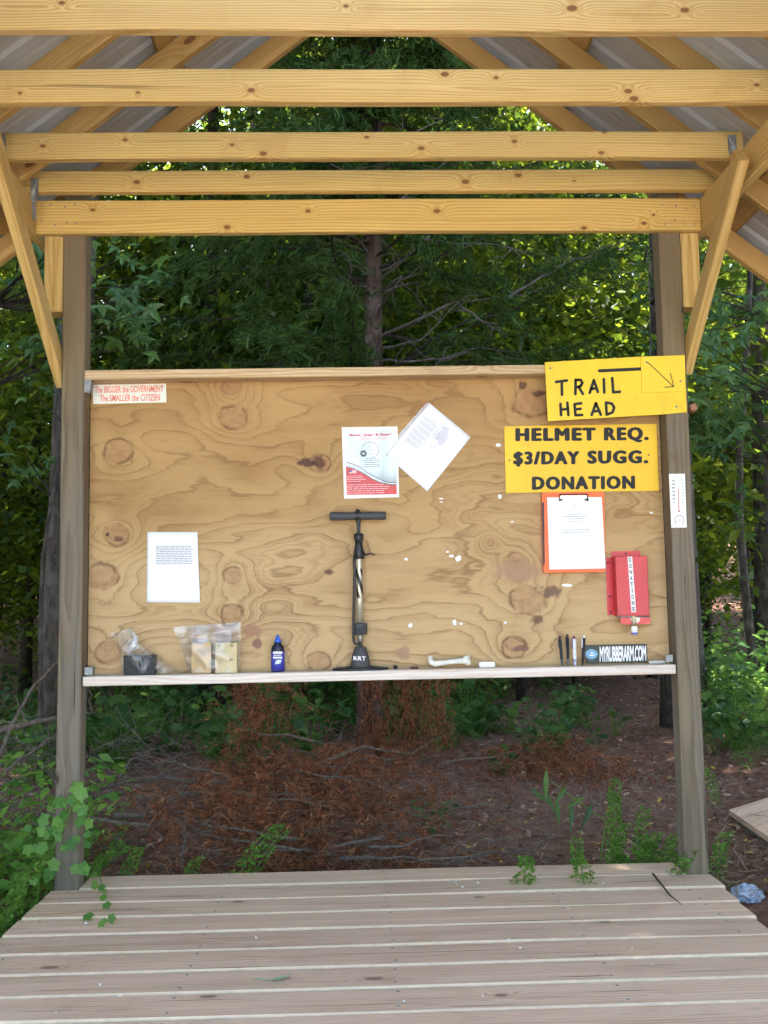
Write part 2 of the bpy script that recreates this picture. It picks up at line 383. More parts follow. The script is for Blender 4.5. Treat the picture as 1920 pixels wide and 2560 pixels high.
MT['straw'] = leaf_mat('dry_straw', [(.1,(.17,.12,.085)),(.6,(.28,.215,.155)),(.9,(.38,.31,.23))], .1, .03)

# ------------------------------------------------------------------ parenting and lumber builders
def wm(o):
    return (wm(o.parent) @ o.matrix_parent_inverse @ o.matrix_basis) if o.parent else o.matrix_basis.copy()
def link(name, me, parent=None, mat=None, smooth=False, matrix=None):
    o = bpy.data.objects.new(name, me); col.objects.link(o)
    if mat is not None and len(me.materials) == 0: me.materials.append(mat)
    if smooth: me.polygons.foreach_set('use_smooth', [True]*len(me.polygons))
    if matrix is not None: o.matrix_basis = matrix
    if parent is not None:
        o.parent = parent; o.matrix_parent_inverse = wm(parent).inverted()
    return o
def copy_tree(o, parent=None):
    c = o.copy(); col.objects.link(c); c.parent = parent
    if parent is not None: c.matrix_parent_inverse = o.matrix_parent_inverse.copy()
    for ch in list(o.children): copy_tree(ch, c)
    return c
def piece(name, p0, p1, wy, hz, mats, parent, up=(0,0,1), ch=.004, warp=.0015, seg=8, edge_mat=False):
    """sawn timber: local x along the length, local z towards `up`, arrises eased, faintly warped"""
    p0, p1 = Vector(p0), Vector(p1); x = (p1-p0).normalized(); z = Vector(up); z = (z-x*z.dot(x)).normalized(); y = z.cross(x)
    L = (p1-p0).length; a, b = wy/2, hz/2
    prof = [(-a,-b+ch),(-a+ch,-b),(a-ch,-b),(a,-b+ch),(a,b-ch),(a-ch,b),(-a+ch,b),(-a,b-ch)]
    s0 = random.random()*100; vs = []; fs = []; mi = []
    for i in range(seg+1):
        t = i/seg; oy = mnoise.noise((s0+t*L*.9, 0, 0))*warp; oz = mnoise.noise((0, s0+t*L*.9, 3))*warp
        for (py, pz) in prof: vs.append(((t-.5)*L, py+oy, pz+oz))
    for i in range(seg):
        for k in range(8):
            k2 = (k+1) % 8; fs.append((i*8+k, (i+1)*8+k, (i+1)*8+k2, i*8+k2)); mi.append(1 if edge_mat and k in (7, 6, 0) else 0)
    fs.append(tuple(range(8))); fs.append(tuple(range(seg*8+7, seg*8-1, -1))); mi += [1, 1] if edge_mat else [0, 0]
    me = bpy.data.meshes.new(name); me.from_pydata(vs, [], fs); me.update()
    for m in (mats if isinstance(mats, (list, tuple)) else [mats]): me.materials.append(m)
    if edge_mat: me.polygons.foreach_set('material_index', mi)
    bm = bmesh.new(); bm.from_mesh(me); bmesh.ops.recalc_face_normals(bm, faces=bm.faces); bm.to_mesh(me); bm.free()
    mat4 = Matrix((x, y, z)).transposed().to_4x4(); mat4.translation = (p0+p1)/2
    return link(name, me, parent, matrix=mat4)

# ------------------------------------------------------------------ ground
def sstep(a, b, t):
    t = max(0., min(1., (t-a)/(b-a))); return t*t*(3-2*t)
def gz(x, y):
    z = -.16 - .30*sstep(-1.0, -3.6, y)
    z += .018*max(0, y-3) + .085*max(0, y-9)*sstep(9, 16, y) - .03*max(0, y-60)
    z += .05*mnoise.noise((x*.45, y*.45, 2.0)) + .02*mnoise.noise((x*1.7, y*1.7, 5.0))
    z += .35*mnoise.noise((x*.08, y*.08, 9.0))*sstep(6, 20, math.hypot(x, y))
    bank = sstep(2.2, 3.4, x)*sstep(1.2, 2.4, y)*(1-sstep(8, 12, y))*.18     # low bank right of the path
    dk = .05*sstep(1.9, 1.3, abs(x))*sstep(.9, .4, y)*sstep(-2.8, -2.3, y)    # scooped a little under the deck
    return z+bank-dk
xs = np.unique(np.concatenate([np.linspace(-400, -30, 10), np.linspace(-30, -6, 20), np.linspace(-6, 7, 90), np.linspace(7, 30, 20), np.linspace(30, 400, 10)]))
ys = np.unique(np.concatenate([np.linspace(-400, -30, 8), np.linspace(-30, -5, 14), np.linspace(-5, 12, 120), np.linspace(12, 45, 40), np.linspace(45, 400, 10)]))
nx, ny = len(xs), len(ys)
gv = [(x, y, gz(x, y)) for y in ys for x in xs]
gf = [(j*nx+i, j*nx+i+1, (j+1)*nx+i+1, (j+1)*nx+i) for j in range(ny-1) for i in range(nx-1)]
gm = bpy.data.meshes.new('ground'); gm.from_pydata(gv, [], gf); gm.update()
m, t = nodes('forest_floor'); g = NT(t); v = g.coords()
n1 = g.noise(v, 1.1, 5, .6); n2 = g.noise(v, 14, 6, .7); n3 = g.noise(v, 90, 4, .6); n4 = g.noise(v, 5, 3, .5)
c = g.ramp(n2, [(.3, (.105,.054,.036)), (.55, (.21,.108,.070)), (.75, (.29,.165,.112))])
c = g.mix(g.math('MULTIPLY', g.smooth(n1, .45, .65), .55), c, (.20,.105,.075))
c = g.mix(g.math('MULTIPLY', g.smooth(n3, .55, .72), .5), c, (.27,.185,.135))
c = g.mix(g.math('MULTIPLY', g.smooth(n4, .6, .72), .45), c, (.06,.035,.024))
g.out(c, .95, g.math('ADD', n2, g.math('MULTIPLY', n3, .5)), .9, .02, 0, .1)
tag(link('ground', gm, None, m, True), kind='structure')

# unseen gravel added behind the camera to bounce sunlight under the roof
mb = MB(); lx = [-60+8*i for i in range(16)]; ly = [-60, -45, -30, -20, -14, -10, -7.5, -6, -5]
mb.add([(x, y, gz(x, y)+.03 if y > -30 else gz(x, y)+.35) for y in ly for x in lx], [(j*16+i, j*16+i+1, (j+1)*16+i+1, (j+1)*16+i) for j in range(8) for i in range(15)])
m, t = nodes('bounce_gravel'); g = NT(t); v = g.coords(); n1 = g.noise(v, 35, 5, .7); n2 = g.noise(v, .6, 3)
g.out(g.mix(g.math('MULTIPLY', n2, .4), g.ramp(n1, [(.3, (.34,.33,.31)), (.7, (.58,.57,.54))]), (.42,.39,.35)), .95, n1, .8, .02, 0, .1)
tag(mb.build('bounce_ground', m, None, True), kind='structure')

# ------------------------------------------------------------------ deck
deck = empty('wooden_deck', (0, -1, gz(0,-1)), 'weathered grey plank deck under the kiosk roof', 'deck')
DZ = -.0165
edges = [.180, -.003, -.188, -.370, -.553, -.737, -.918, -1.092, -1.268, -1.448, -1.63, -1.81, -1.99, -2.17]
for i in range(len(edges)-1):
    yb, yf = edges[i]-.014, edges[i+1]                    # gap behind each plank
    if i == 0: x0, x1, yb = -1.192, 1.192, .175
    else:
        x0 = -1.292-.02*random.random(); x1 = 1.288+.095*(yf+.1)*(1 if yf > -1.6 else .9)+.012*random.random()
    piece('plank', (x0, (yb+yf)/2, DZ), (x1, (yb+yf)/2, DZ+.002*random.uniform(-1,1)), yb-yf, .033, [MT['deck'], MT['deck_edge']], deck, ch=.0055, warp=.004, seg=12, edge_mat=True)
    for jx in (-1.22, -.62, 0, .62, 1.13):            # pairs of deck screws over each joist
        for yy in (yf+.03, yb-.03):
            if x0 < jx < x1:
                mb = MB(); mb.lathe((0,0,0), [(.0042,-.001),(.0042,.0007),(.0015,.0002)], 8)
                o_ = link('screw', mb.mesh('screw', [MT['metal']]), bpy.data.objects['plank' if i == 0 else 'plank.%03d' % i], matrix=Matrix.Translation((jx+random.uniform(-.006,.006), yy, .0008)))
for x in (-1.22, -.62, 0, .62, 1.13): piece('joist', (x, -2.1, -.105), (x, .17, -.105), .038, .14, MT['pine_brown'], deck)
piece('rim_joist', (-1.22, .197, -.105), (1.2, .197, -.105), .038, .14, MT['post'], deck)

# ------------------------------------------------------------------ kiosk frame
kiosk = empty('trail_kiosk', (0, 0, gz(0, .1)), 'open timber trail kiosk with plywood notice board and metal gable roof', 'kiosk')
PW = .093; PI_ = 1.195
for sx in (-1, 1):
    x = sx*(PI_+PW/2)
    piece('post', (x, PW/2, -.5), (x, PW/2, 2.90), PW, PW, MT['post'], kiosk, up=(1,0,0), ch=.006, warp=.006, seg=14)
    piece('post', (x, -2.16, -.7), (x, -2.16, 2.617), PW, PW, MT['post'], kiosk, up=(1,0,0), ch=.006, seg=14)
def kn(px, py, Y, cx, cz, r):
    p = at(px, py, Y); return (p.x-cx, p.z-cz, r)
# measured tie beams: front face Y, knots as the photograph shows them (px, py, radius)
TB, TT = 2.757, 2.846
ties = [(-.12, [(342,455,.011),(617,442,.013),(1164,454,.012),(1296,438,.011),(1436,452,.007)]),
        (-.42, [(107,365,.009),(313,350,.011),(580,362,.008),(658,384,.012),(917,343,.010),(1053,371,.012),(1286,354,.009),(1511,330,.010),(1503,382,.010)]),
        (-.84, [(50,232,.006),(345,232,.008),(628,226,.010),(1112,186,.012),(1240,195,.011),(1570,228,.011),(1585,247,.012),(1892,212,.010)]),
        (-1.26, [(155,8,.008),(865,15,.009),(1430,20,.012),(1712,25,.010)]),
        (-1.66, None), (-2.07, None)]
for i, (Y, ks) in enumerate(ties):
    TT = TB+(.089, .103, .116, .122, .116, .116)[i]; cz = (TB+TT)/2
    tv = (.96, 1.0, 1.04, 1.10, 1, 1)[i]; mt = MT['pine'] if not ks else lumber('tie_pine', tuple(min(.78, a*tv*(1, 1, (.95, 1, 1.06, 1.14, 1, 1)[i])[j]) for j, a in enumerate(PINE_L)), PINE_D, [kn(a, b, Y, -.012 if i == 0 else -.06, cz, r*(.62 if j % 3 == 1 else .85)) for j, (a, b, r) in enumerate(ks)], 85+12*i, contrast=1.1, stain=(.44,.27,.09), cracks=.5 if i == 2 else .2)
    piece('tie_beam', (-1.425 if i == 0 else -1.52, Y+.019, cz), (1.40, Y+.019, cz), .038, TT-TB, mt, kiosk, warp=.006 if i != 2 else .012, seg=16)
cz = (2.617+2.757)/2
ks = [(232,525,.010),(568,568,.012),(770,528,.009),(1092,528,.013),(1460,570,.010),(1634,537,.006),(1610,558,.009)]
rb = piece('rear_beam', (-1.388, -.0195, cz), (1.364, -.0195, cz), .038, .14, lumber('rear_beam_pine', (.68,.485,.165), PINE_D, [kn(a, b, -.038, -.012, cz, r*.85) for a, b, r in ks], 75, contrast=1.2), kiosk, warp=.003, seg=16)
for (a, b) in [(104,513),(126,512),(162,517),(188,511),(103,552),(138,563),(166,557),(190,558),(1656,512),(1690,515),(1715,521),(1735,515),(1662,560),(1687,550),(1712,560),(1737,560)]:
    p = at(a, b, -.0395); mb = MB(); mb.lathe((0,0,0), [(.0035,-.001),(.0035,.0012),(.002,.0016)], 8)
    link('nail', mb.mesh('nail', [MT['metal']]), rb, matrix=Matrix.Translation(p) @ Matrix.Rotation(R(90), 4, 'X'))
for sx, xi in ((-1, -1.39), (1, 1.366)):
    piece('top_plate', (xi+sx*.0195, -2.25, cz), (xi+sx*.0195, .30, cz), .038, .14, MT['pine'], kiosk, warp=.003)
    piece('front_beam', (-1.388, -2.132, cz), (1.364, -2.132, cz), .038, .14, MT['pine'], kiosk) if sx == 1 else None
    # cripples beside the rear post
    for k in range(2):
        xx = sx*(PI_+PW+.0195+.0385*k)
        piece('cripple_stud', (xx, .045, 2.30-.0*k), (xx, .045, 2.617), .038, .089, MT['pine'], kiosk, up=(0,1,0), seg=3)
    xb = sx*(PI_+PW+.0205)
    piece('knee_brace', (xb, .085 if sx < 0 else .075, 2.03 if sx < 0 else 2.055), (xb, -.80 if sx < 0 else -.62, 2.70 if sx < 0 else 2.67), .038, .089, MT['pine'], kiosk, up=(0,1,1), warp=.004)
# rafters, purlins, roof sheets
SL = .778; A0 = 3.843; CA = 1/math.sqrt(1+SL*SL); ang = math.atan(SL)
for sx in (-1, 1):
    dirn = Vector((sx*CA, 0, -SL*CA)); nrm = Vector((sx*SL*CA, 0, CA)); ridge = Vector((0, 0, A0))
    for k, yb in enumerate((.25, -.195, -.60, -1.01, -1.42, -1.83, -2.22)):
        o = nrm*.0445 + Vector((0, yb-.019, 0))
        piece('rafter', ridge+dirn*(.02-.0+.055)+o, ridge+dirn*2.40+o, .038, .089, MT['pine_brown'], kiosk, up=nrm, warp=.003)
    for dd in (.10, .97, 1.93, 2.34):
        o = nrm*(.089+.0195)
        piece('purlin', ridge+dirn*dd+o+Vector((0,-2.33,0)), ridge+dirn*dd+o+Vector((0,.36,0)), .089, .038, MT['pine_brown'], kiosk, up=nrm)
    # ribbed sheets, each .914 m wide, ribs running up the slope
    for q in range(3):
        y0 = .40-(q+1)*.914; prof = []
        for r_ in range(4):
            yy = y0+r_*.2285
            prof += [(yy,0),(yy+.016,.011),(yy+.035,.011),(yy+.051,0)]
            for s_ in (.10, .145): prof += [(yy+s_,0),(yy+s_+.008,.002),(yy+s_+.022,.002),(yy+s_+.030,0)]
        prof.append((y0+.9135, 0))
        mb = MB(); base = ridge+nrm*(.089+.0395+.0015*q)
        vs = [base+dirn*t_+nrm*h+Vector((0,yy,0)) for t_ in (-.09, 2.47) for yy, h in prof]; n_ = len(prof)
        mb.add(vs, [(i, i+1, n_+i+1, n_+i) for i in range(n_-1)])
        ob = mb.build('roof_panel', MT['tin'], kiosk)
        sol = ob.modifiers.new('thick', 'SOLIDIFY'); sol.thickness = .0007
hr = A0+(.089+.0395+.024)/CA
mb = MB(); mb.slab([(-.20,-2.36,hr-.2*SL),(0,-2.36,hr),(.20,-2.36,hr-.2*SL),(.20,-2.36,hr-.2*SL+.004),(0,-2.36,hr+.004),(-.20,-2.36,hr-.2*SL+.004)], (0,-1,0), 2.78); mb.build('ridge_cap', MT['tin'], kiosk)
piece('ridge_board', (0, -2.3, A0+.035), (0, .33, A0+.035), .036, .14, MT['pine_brown'], kiosk)
# notice board
knots = [(255,977,29),(505,903,27),(250,1157,25),(220,1245,30),(503,1242,19),(500,1328,23),(235,1408,26),(690,1428,23),(1145,868,36),(1115,1210,17),(1140,1295,33),(1112,1398,26),(690,1000,20),(1060,1173,9),(500,835,20),(800,1255,1)]
def P2(a, b, Y=.092): return at(a*1.15733, b*1.15733, Y)
KN = [(P2(a,b).x, P2(a,b).z, r*.00165) for a, b, r in knots]
DK = [(P2(690,1000).x, P2(690,1000).z, .030, (.075,.028,.018), 1), (P2(662,999).x, P2(662,999).z, .018, (.05,.02,.014), .4), (P2(555,1390).x, P2(555,1390).z, .022, (.20,.095,.07), 1), (P2(545,1362).x, P2(545,1362).z, .028, (.33,.17,.10), .7),
      (P2(1130,832).x, P2(1130,832).z, .020, (.10,.045,.025), 1), (P2(1165,850).x, P2(1165,850).z, .016, (.08,.035,.02), .5), (P2(1190,1278).x, P2(1190,1278).z, .028, (.14,.075,.05), .55), (P2(1160,1338).x, P2(1160,1338).z, .022, (.14,.075,.045), .8), (P2(1120,1235).x, P2(1120,1235).z, .05, (.36,.22,.13), .5),
      (P2(710,1236).x, P2(710,1236).z, .012, (.10,.04,.025), .6), (P2(870,1410).x, P2(870,1410).z, .03, (.34,.20,.12), .9), (P2(255,1165).x, P2(255,1165).z, .013, (.12,.06,.03), .6), (P2(232,1155).x, P2(232,1155).z, .008, (.03,.015,.01), 1), (P2(1125,1400).x, P2(1125,1400).z, .014, (.15,.08,.06), .35)]
mb = MB(); mb.box((0, .0985, 1.425), (2.386, .012, 1.25)); mb.build('plywood_panel', plywood_mat(KN, DK), kiosk)
piece('top_rail', (-1.194, .046, 2.036), (1.193, .046, 2.043), .089, .038, MT['rail'], kiosk, warp=.003)
shelf = piece('shelf', (-1.185, .041, .797), (1.185, .041, .801), .098, .038, MT['shelf'], kiosk, warp=.003)
def shz(x): return .8182+.0017*x
def bracket(px, py, Y, w_, h_, rz=0, name='corner_bracket'):
    mb = MB(); mb.box((0,0,0), (w_, .002, h_)); mb.box((w_*.5, .02, 0), (.002, .04, h_)); mb.lathe((-.0, -.001, h_*.2), [(.003,0),(.003,.001)], 6)
    return link(name, mb.mesh(name, [MT['metal']]), kiosk, matrix=Matrix.Translation(at(px, py, Y)) @ Matrix.Rotation(rz, 4, 'Y'))
bracket(217, 965, .006, .030, .055, R(8)); bracket(221, 1678, .010, .030, .030); bracket(1673, 1646, .010, .028, .028)
def strap(px, py, Y, h_, tw):
    mb = MB(); p = [(-.016,0,.04),(.016,0,.04),(.016,0,-.02),(.005,.006,-.05),(.006,.012,-h_),(-.012,.012,-h_),(-.012,.008,-.06),(-.016,0,-.02)]
    p = [(a*tw, b, c) for a, b, c in p]
    mb.slab(p, (0,-1,0), .0015)
    return link('hurricane_tie', mb.mesh('hurricane_tie', [MT['metal']]), kiosk, matrix=Matrix.Translation(at(px, py, Y)))
strap(86, 470, -.124, .125, 1); strap(1831, 362, -.425, .06, -1); strap(3, 362, -.425, .06, 1)

# ------------------------------------------------------------------ flat print and lettering helpers
def text_data(body, bold=0.0, spacing=1.0, shear=0.0):
    cu = bpy.data.curves.new('lettering', 'FONT'); cu.body = body; cu.size = 1; cu.offset = bold; cu.space_character = spacing; cu.shear = shear; cu.resolution_u = 3
    ob = bpy.data.objects.new('tmp', cu); col.objects.link(ob)
    dg = bpy.context.evaluated_depsgraph_get(); me = bpy.data.meshes.new_from_object(ob.evaluated_get(dg))
    bpy.data.objects.remove(ob); bpy.data.curves.remove(cu)
    return me
def text_on(body, bl, br, tl, nrm, mat, parent, bold=.0, spacing=1.0, lift=.0012, name='lettering'):
    """letters fitted into the parallelogram bl-br-tl, floating `lift` off the face"""
    me = text_data(body, bold, spacing); co = np.empty(len(me.vertices)*3); me.vertices.foreach_get('co', co); co = co.reshape(-1, 3)
    mn, mx = co.min(0), co.max(0); u = (co[:, 0]-mn[0])/(mx[0]-mn[0]); v_ = (co[:, 1]-mn[1])/(mx[1]-mn[1])
    bl, br, tl, nrm = map(np.array, (bl, br, tl, nrm)); W = bl+np.outer(u, br-bl)+np.outer(v_, tl-bl)+nrm*lift
    me.vertices.foreach_set('co', W.ravel()); me.materials.clear(); me.materials.append(mat); me.update(); me.name = name
    return link(name, me, parent)
def strokes_on(lines, conv, r, mat, parent, Y, name='lettering'):
    mb = MB()
    for ln in lines:
        rr = r
        if isinstance(ln[0], (int, float)): rr, ln = ln[0], ln[1]
        pts = [at(*conv(*q), Y) for q in ln]
        # flat round-ended brush strokes
        for a, b in zip(pts[:-1], pts[1:]):
            d = (b-a); n = Vector((-d.z, 0, d.x)).normalized()*rr; k = 6; ring = []
            a0 = math.atan2(d.z, d.x)
            for i in range(k+1): an = a0+math.pi/2+math.pi*i/k; ring.append(a+Vector((math.cos(an), 0, math.sin(an)))*rr)
            for i in range(k+1): an = a0-math.pi/2+math.pi*i/k; ring.append(b+Vector((math.cos(an), 0, math.sin(an)))*rr)
            mb.slab(ring, (0,-1,0), .0006+.0002*random.random())
    return mb.build(name, mat, parent)
NF = (0, -1, 0)
def quad_slab(px, Y, t, mat, name, parent=None):
    mb = MB(); mb.slab([at(a, b, Y) for a, b in px], NF, t); return mb.build(name, mat, parent)
def greeked(parent, bl, br, tl, n, thick, mat, seed, fill=(.55, 1.0), lift=.0006, name='text_lines'):
    """rows of unreadably small print"""
    r_ = random.Random(seed); mb = MB(); bl, br, tl = map(Vector, (bl, br, tl)); U, V = br-bl, tl-bl
    for i in range(n):
        v0 = 1-(i+.5)/n; h = thick/V.length; end = r_.uniform(*fill) if i in (n-1,) or fill[0] < .9 else r_.uniform(.93, 1); x = 0 if fill[0] > .5 else (1-end)/2
        end = x+end*(1 if fill[0] > .5 else 1)
        while x < end-.02:
            wd = min(r_.uniform(.02, .11), end-x)
            mb.slab([bl+U*x+V*(v0-h/2), bl+U*(x+wd)+V*(v0-h/2), bl+U*(x+wd)+V*(v0+h/2), bl+U*x+V*(v0+h/2)], NF, .0003); x += wd+.016
    o = mb.build(name, mat, parent); o.location += Vector((0, -lift, 0)); return o

FP = .092     # plywood front plane
Z8 = lambda x, y: (1240+x/3.072, 860+y/3.072)
Z1 = lambda x, y: (1200+x/2.86, 1200+y/2.86)
Z7 = lambda x, y: (760+x/2.91, 980+y/2.91)
Z6 = lambda x, y: (120+x/2.592, 1300+y/2.592)
ZM = lambda x, y: (840+x/4.74, 1050+y/4.74)

# ---- bumper sticker on the board
st = quad_slab([(231,962),(415,959),(416,1006),(233,1010)], FP-.002, .0015, simple('sticker_vinyl', (.74,.76,.66), .5, .05, 15), 'bumper_sticker')
tag(st, 'white bumper sticker with faded red slogan in the corner under top rail', 'sticker')
mr = simple('faded_red_print', (.78,.22,.16), .6, .25, 120)
text_on('The BIGGER the GOVERNMENT', at(237,983,FP-.002), at(409,980,FP-.002), at(237,966,FP-.002), NF, mr, st, .02)
text_on('The SMALLER the CITIZEN', at(249,1004,FP-.002), at(400,1002,FP-.002), at(249,987,FP-.002), NF, mr, st, .02)

# ---- curled notice sheet
def sheet(name, corners, Y, curl, mat, nx_=14, ny_=14, seed=0):
    mb = MB(); c = [at(a, b, Y) for a, b in corners]; vs = []       # tl tr br bl
    for j in range(ny_+1):
        for i in range(nx_+1):
            u, v_ = i/nx_, j/ny_; p = (c[0]*(1-u)+c[1]*u)*(1-v_)+(c[3]*(1-u)+c[2]*u)*v_
            p.y -= curl(u, v_); p.x -= 0; vs.append(p)
    mb.add(vs, [(j*(nx_+1)+i, j*(nx_+1)+i+1, (j+1)*(nx_+1)+i+1, (j+1)*(nx_+1)+i) for j in range(ny_) for i in range(nx_)])
    o = mb.build(name, mat, None, True); s_ = o.modifiers.new('thick', 'SOLIDIFY'); s_.thickness = .0004; s_.offset = 0; return o
no = sheet('notice_sheet', [(369,1330),(494,1330),(501,1507),(367,1506)], FP-.002, lambda u, v: .002+.022*max(0,u-.86)**1.1*math.sin(math.pi*min(1,max(0,v*.9+.05)))*2.2+.003*math.sin(3*v)*u, MT['paper'])
tag(no, 'white typed sheet with curled edge pinned below the knots', 'paper')
greeked(no, at(390,1412,FP-.0072), at(484,1411,FP-.0072), at(390,1364,FP-.0072), 11, .0022, MT['ink'], 3, (.95, 1), .001)

# ---- glossy flyer
def flyer_mat():
    m, t = nodes('flyer_print'); g = NT(t); v = g.coords(); sep = g.new('ShaderNodeSeparateXYZ'); g.put(sep.inputs[0], v)
    n = g.noise(g.scale(v, (14, 1, 4)), 1, 3); c = g.ramp(n, [(.3, (.50,.60,.62)), (.7, (.80,.88,.89))])
    c = g.mix(g.smooth(sep.outputs[2], 1.55, 1.66, .85, 0), c, (.13,.14,.16)); g.out(c, .25, None, spec=.5); return m
fl = quad_slab([(854,1068),(994,1066),(998,1243),(860,1247)], FP-.0035, .0012, simple('laminate_film', (.72,.72,.62), .2, .04, 10, 0, .5), 'bike_shop_flyer')
tag(fl, 'laminated bike shop flyer with red band and gear emblem', 'flyer')
fi = quad_slab([(858,1073),(989,1071),(993,1237),(865,1239)], FP-.0040, .0006, MT['paper'], 'white_margin', fl)
quad_slab([(866,1077),(989,1074),(992,1232),(867,1234)], FP-.0046, .0006, flyer_mat(), 'printed_ground', fl)
mb = MB(); top = [ZM(118,560), ZM(180,572), ZM(240,595), ZM(310,632), ZM(370,668), ZM(430,705), ZM(500,738), ZM(570,758), ZM(640,770), ZM(718,772)]
mb.slab([at(a,b,FP-.0053) for a, b in [ZM(722,880), ZM(128,888)]+top], NF, -.0004); mb.build('red_band', simple('flyer_red', (.58,.055,.05), .3, .15, 40), fl)
mb = MB(); lo = [(a, b-1.2) for a, b in top]; hi = [(a, b-1.2-(10.5 if i < 4 else 8 if i < 7 else 4)) for i, (a, b) in enumerate(top)]
for i in range(len(top)-1): mb.slab([at(*q, FP-.0055) for q in (lo[i], lo[i+1], hi[i+1], hi[i])], NF, -.0003)
mb.build('silver_swoosh', simple('silver_print', (.62,.65,.66), .3, .15, 60), fl)
for off, w_ in ((-.6, 1.6), (-11, 1.5)):
    mb = MB()
    for i in range(len(top)-1):
        o2 = [off if off > -5 else (-11.5 if j < 4 else -9 if j < 7 else -5) for j in (i, i+1)]
        (a, b), (a2, b2) = top[i], top[i+1]; mb.slab([at(a,b+o2[0],FP-.0058), at(a2,b2+o2[1],FP-.0058), at(a2,b2+o2[1]-w_,FP-.0058), at(a,b+o2[0]-w_,FP-.0058)], NF, -.0003)
    mb.build('swoosh_edge', MT['black'], fl)
def zm(x, y, Y=FP-.0046): return at(*ZM(x, y), Y)
text_on('Bikes, Gear & Beer!', zm(160,200), zm(655,188), zm(160,165), NF, simple('flyer_red_ink', (.62,.06,.07), .5, .1, 40), fl, .03)
greeked(fl, zm(215,240), zm(690,232), zm(215,200), 3, .0014, mr, 5, (.4, .9))
mb = MB()                                       # emblem: gear, arc of letters and rider figure
gc = zm(325, 398); 
for k in range(11):
    a = 2*math.pi*k/11; mb.box(gc+Vector((math.cos(a)*.0125, -.0012, math.sin(a)*.0125)), (.0042, .0008, .0042))
for k in range(16):
    a = 2*math.pi*k/16; mb.box(gc+Vector((math.cos(a)*.008, -.0013, math.sin(a)*.008)), (.004, .0008, .005))
ec = zm(405, 355)
for k in range(15):
    a = R(150-k*16); mb.box(ec+Vector((math.cos(a)*.036, -.0012, math.sin(a)*.033)), (.0035, .0008, .0045))
for q in ((395,290,22),(385,320,30),(400,350,36),(380,385,30),(430,395,24),(440,360,18),(400,410,26)):
    mb.box(zm(q[0], q[1])+Vector((0,-.0013,0)), (q[2]*.00016, .0008, .0022), rot=Matrix.Rotation(R(q[0]*7 % 50-25), 3, 'Y'))
mb.build('gear_emblem', simple('emblem_ink', (.07,.07,.075), .5, .4, 200), fl)
greeked(fl, zm(298,565), zm(552,560), zm(298,450), 5, .0021, MT['black'], 8, (.45, .95))
mb = MB(); 
for k in range(4): mb.slab([zm(155,600+k*9,FP-.0058), zm(240,598+k*9,FP-.0058), zm(242,603+k*9,FP-.0058), zm(155,605+k*9,FP-.0058)], NF, -.0003)
mb.build('flag_stripe', MT['white'], fl); mb = MB(); mb.slab([zm(155,598,FP-.006), zm(188,597,FP-.006), zm(188,616,FP-.006), zm(155,617,FP-.006)], NF, -.0002); mb.build('flag_canton', simple('flag_blue', (.06,.08,.3), .5), fl)
greeked(fl, zm(130,740,FP-.0054), zm(390,735,FP-.0054), zm(130,655,FP-.0054), 4, .0016, MT['white'], 9, (.55, .95), .0008)
greeked(fl, zm(130,880,FP-.0054), zm(690,870,FP-.0054), zm(130,758,FP-.0054), 5, .0016, MT['white'], 10, (.6, .95), .0008)

# ---- tilted trail map in a clear sleeve
mp = sheet('trail_map', [(1073,1007),(1177,1093),(1068,1229),(963,1137)], FP-.0015, lambda u, v: .0015+.004*abs(u-.5)*v, MT['paper'])
tag(mp, 'tilted white trail map sheet in clear sleeve beside the flyer', 'map')
gp = simple('pale_print', (.60,.63,.66), .7, .1, 120)
for k in range(6):
    a = (Z7(905-k*46, 195+k*58)); b = (Z7(938-k*1, 330+k*45))
    U_ = Vector((.5, 0, -.5)); 
    p0 = at(*Z7(840-k*33, 235+k*47), FP-.005)
    ax = (at(1177,1093,FP-.005)-at(1073,1007,FP-.005)).normalized(); ay = (at(963,1137,FP-.005)-at(1073,1007,FP-.005)).normalized()
    w1 = .075; q0 = at(1073,1007,FP-.005)+ax*.02+ay*(.052+k*.0235)
    greeked(mp, q0+ay*.019, q0+ay*.019+ax*w1, q0, 6, .0016, gp, 20+k, (.95, 1), .003)
q0 = at(1073,1007,FP-.0085)
mb = MB(); poly = [(.115,.035),(.14,.03),(.15,.05),(.165,.06),(.165,.10),(.15,.115),(.135,.10),(.12,.105),(.11,.08),(.12,.06)]
mb.slab([q0+ax*a*.95+ay*b for a, b in poly], NF, -.0003); mb.build('map_area', simple('map_print', (.62,.63,.70), .7, .12, 150), mp)
mb = MB(); 
for pts in ([(.10,.02),(.105,.05),(.098,.08),(.108,.11)],[(.125,.11),(.14,.125),(.128,.14),(.115,.128)]):
    for a, b in zip(pts[:-1], pts[1:]):
        A_, B_ = q0+ax*a[0]+ay*a[1], q0+ax*b[0]+ay*b[1]; d = (B_-A_).normalized(); n = Vector((-d.z,0,d.x))*.001; mb.slab([A_-n, B_-n, B_+n, A_+n], NF, -.0003)
mb.build('map_line', simple('map_line_ink', (.55,.5,.52), .7), mp)
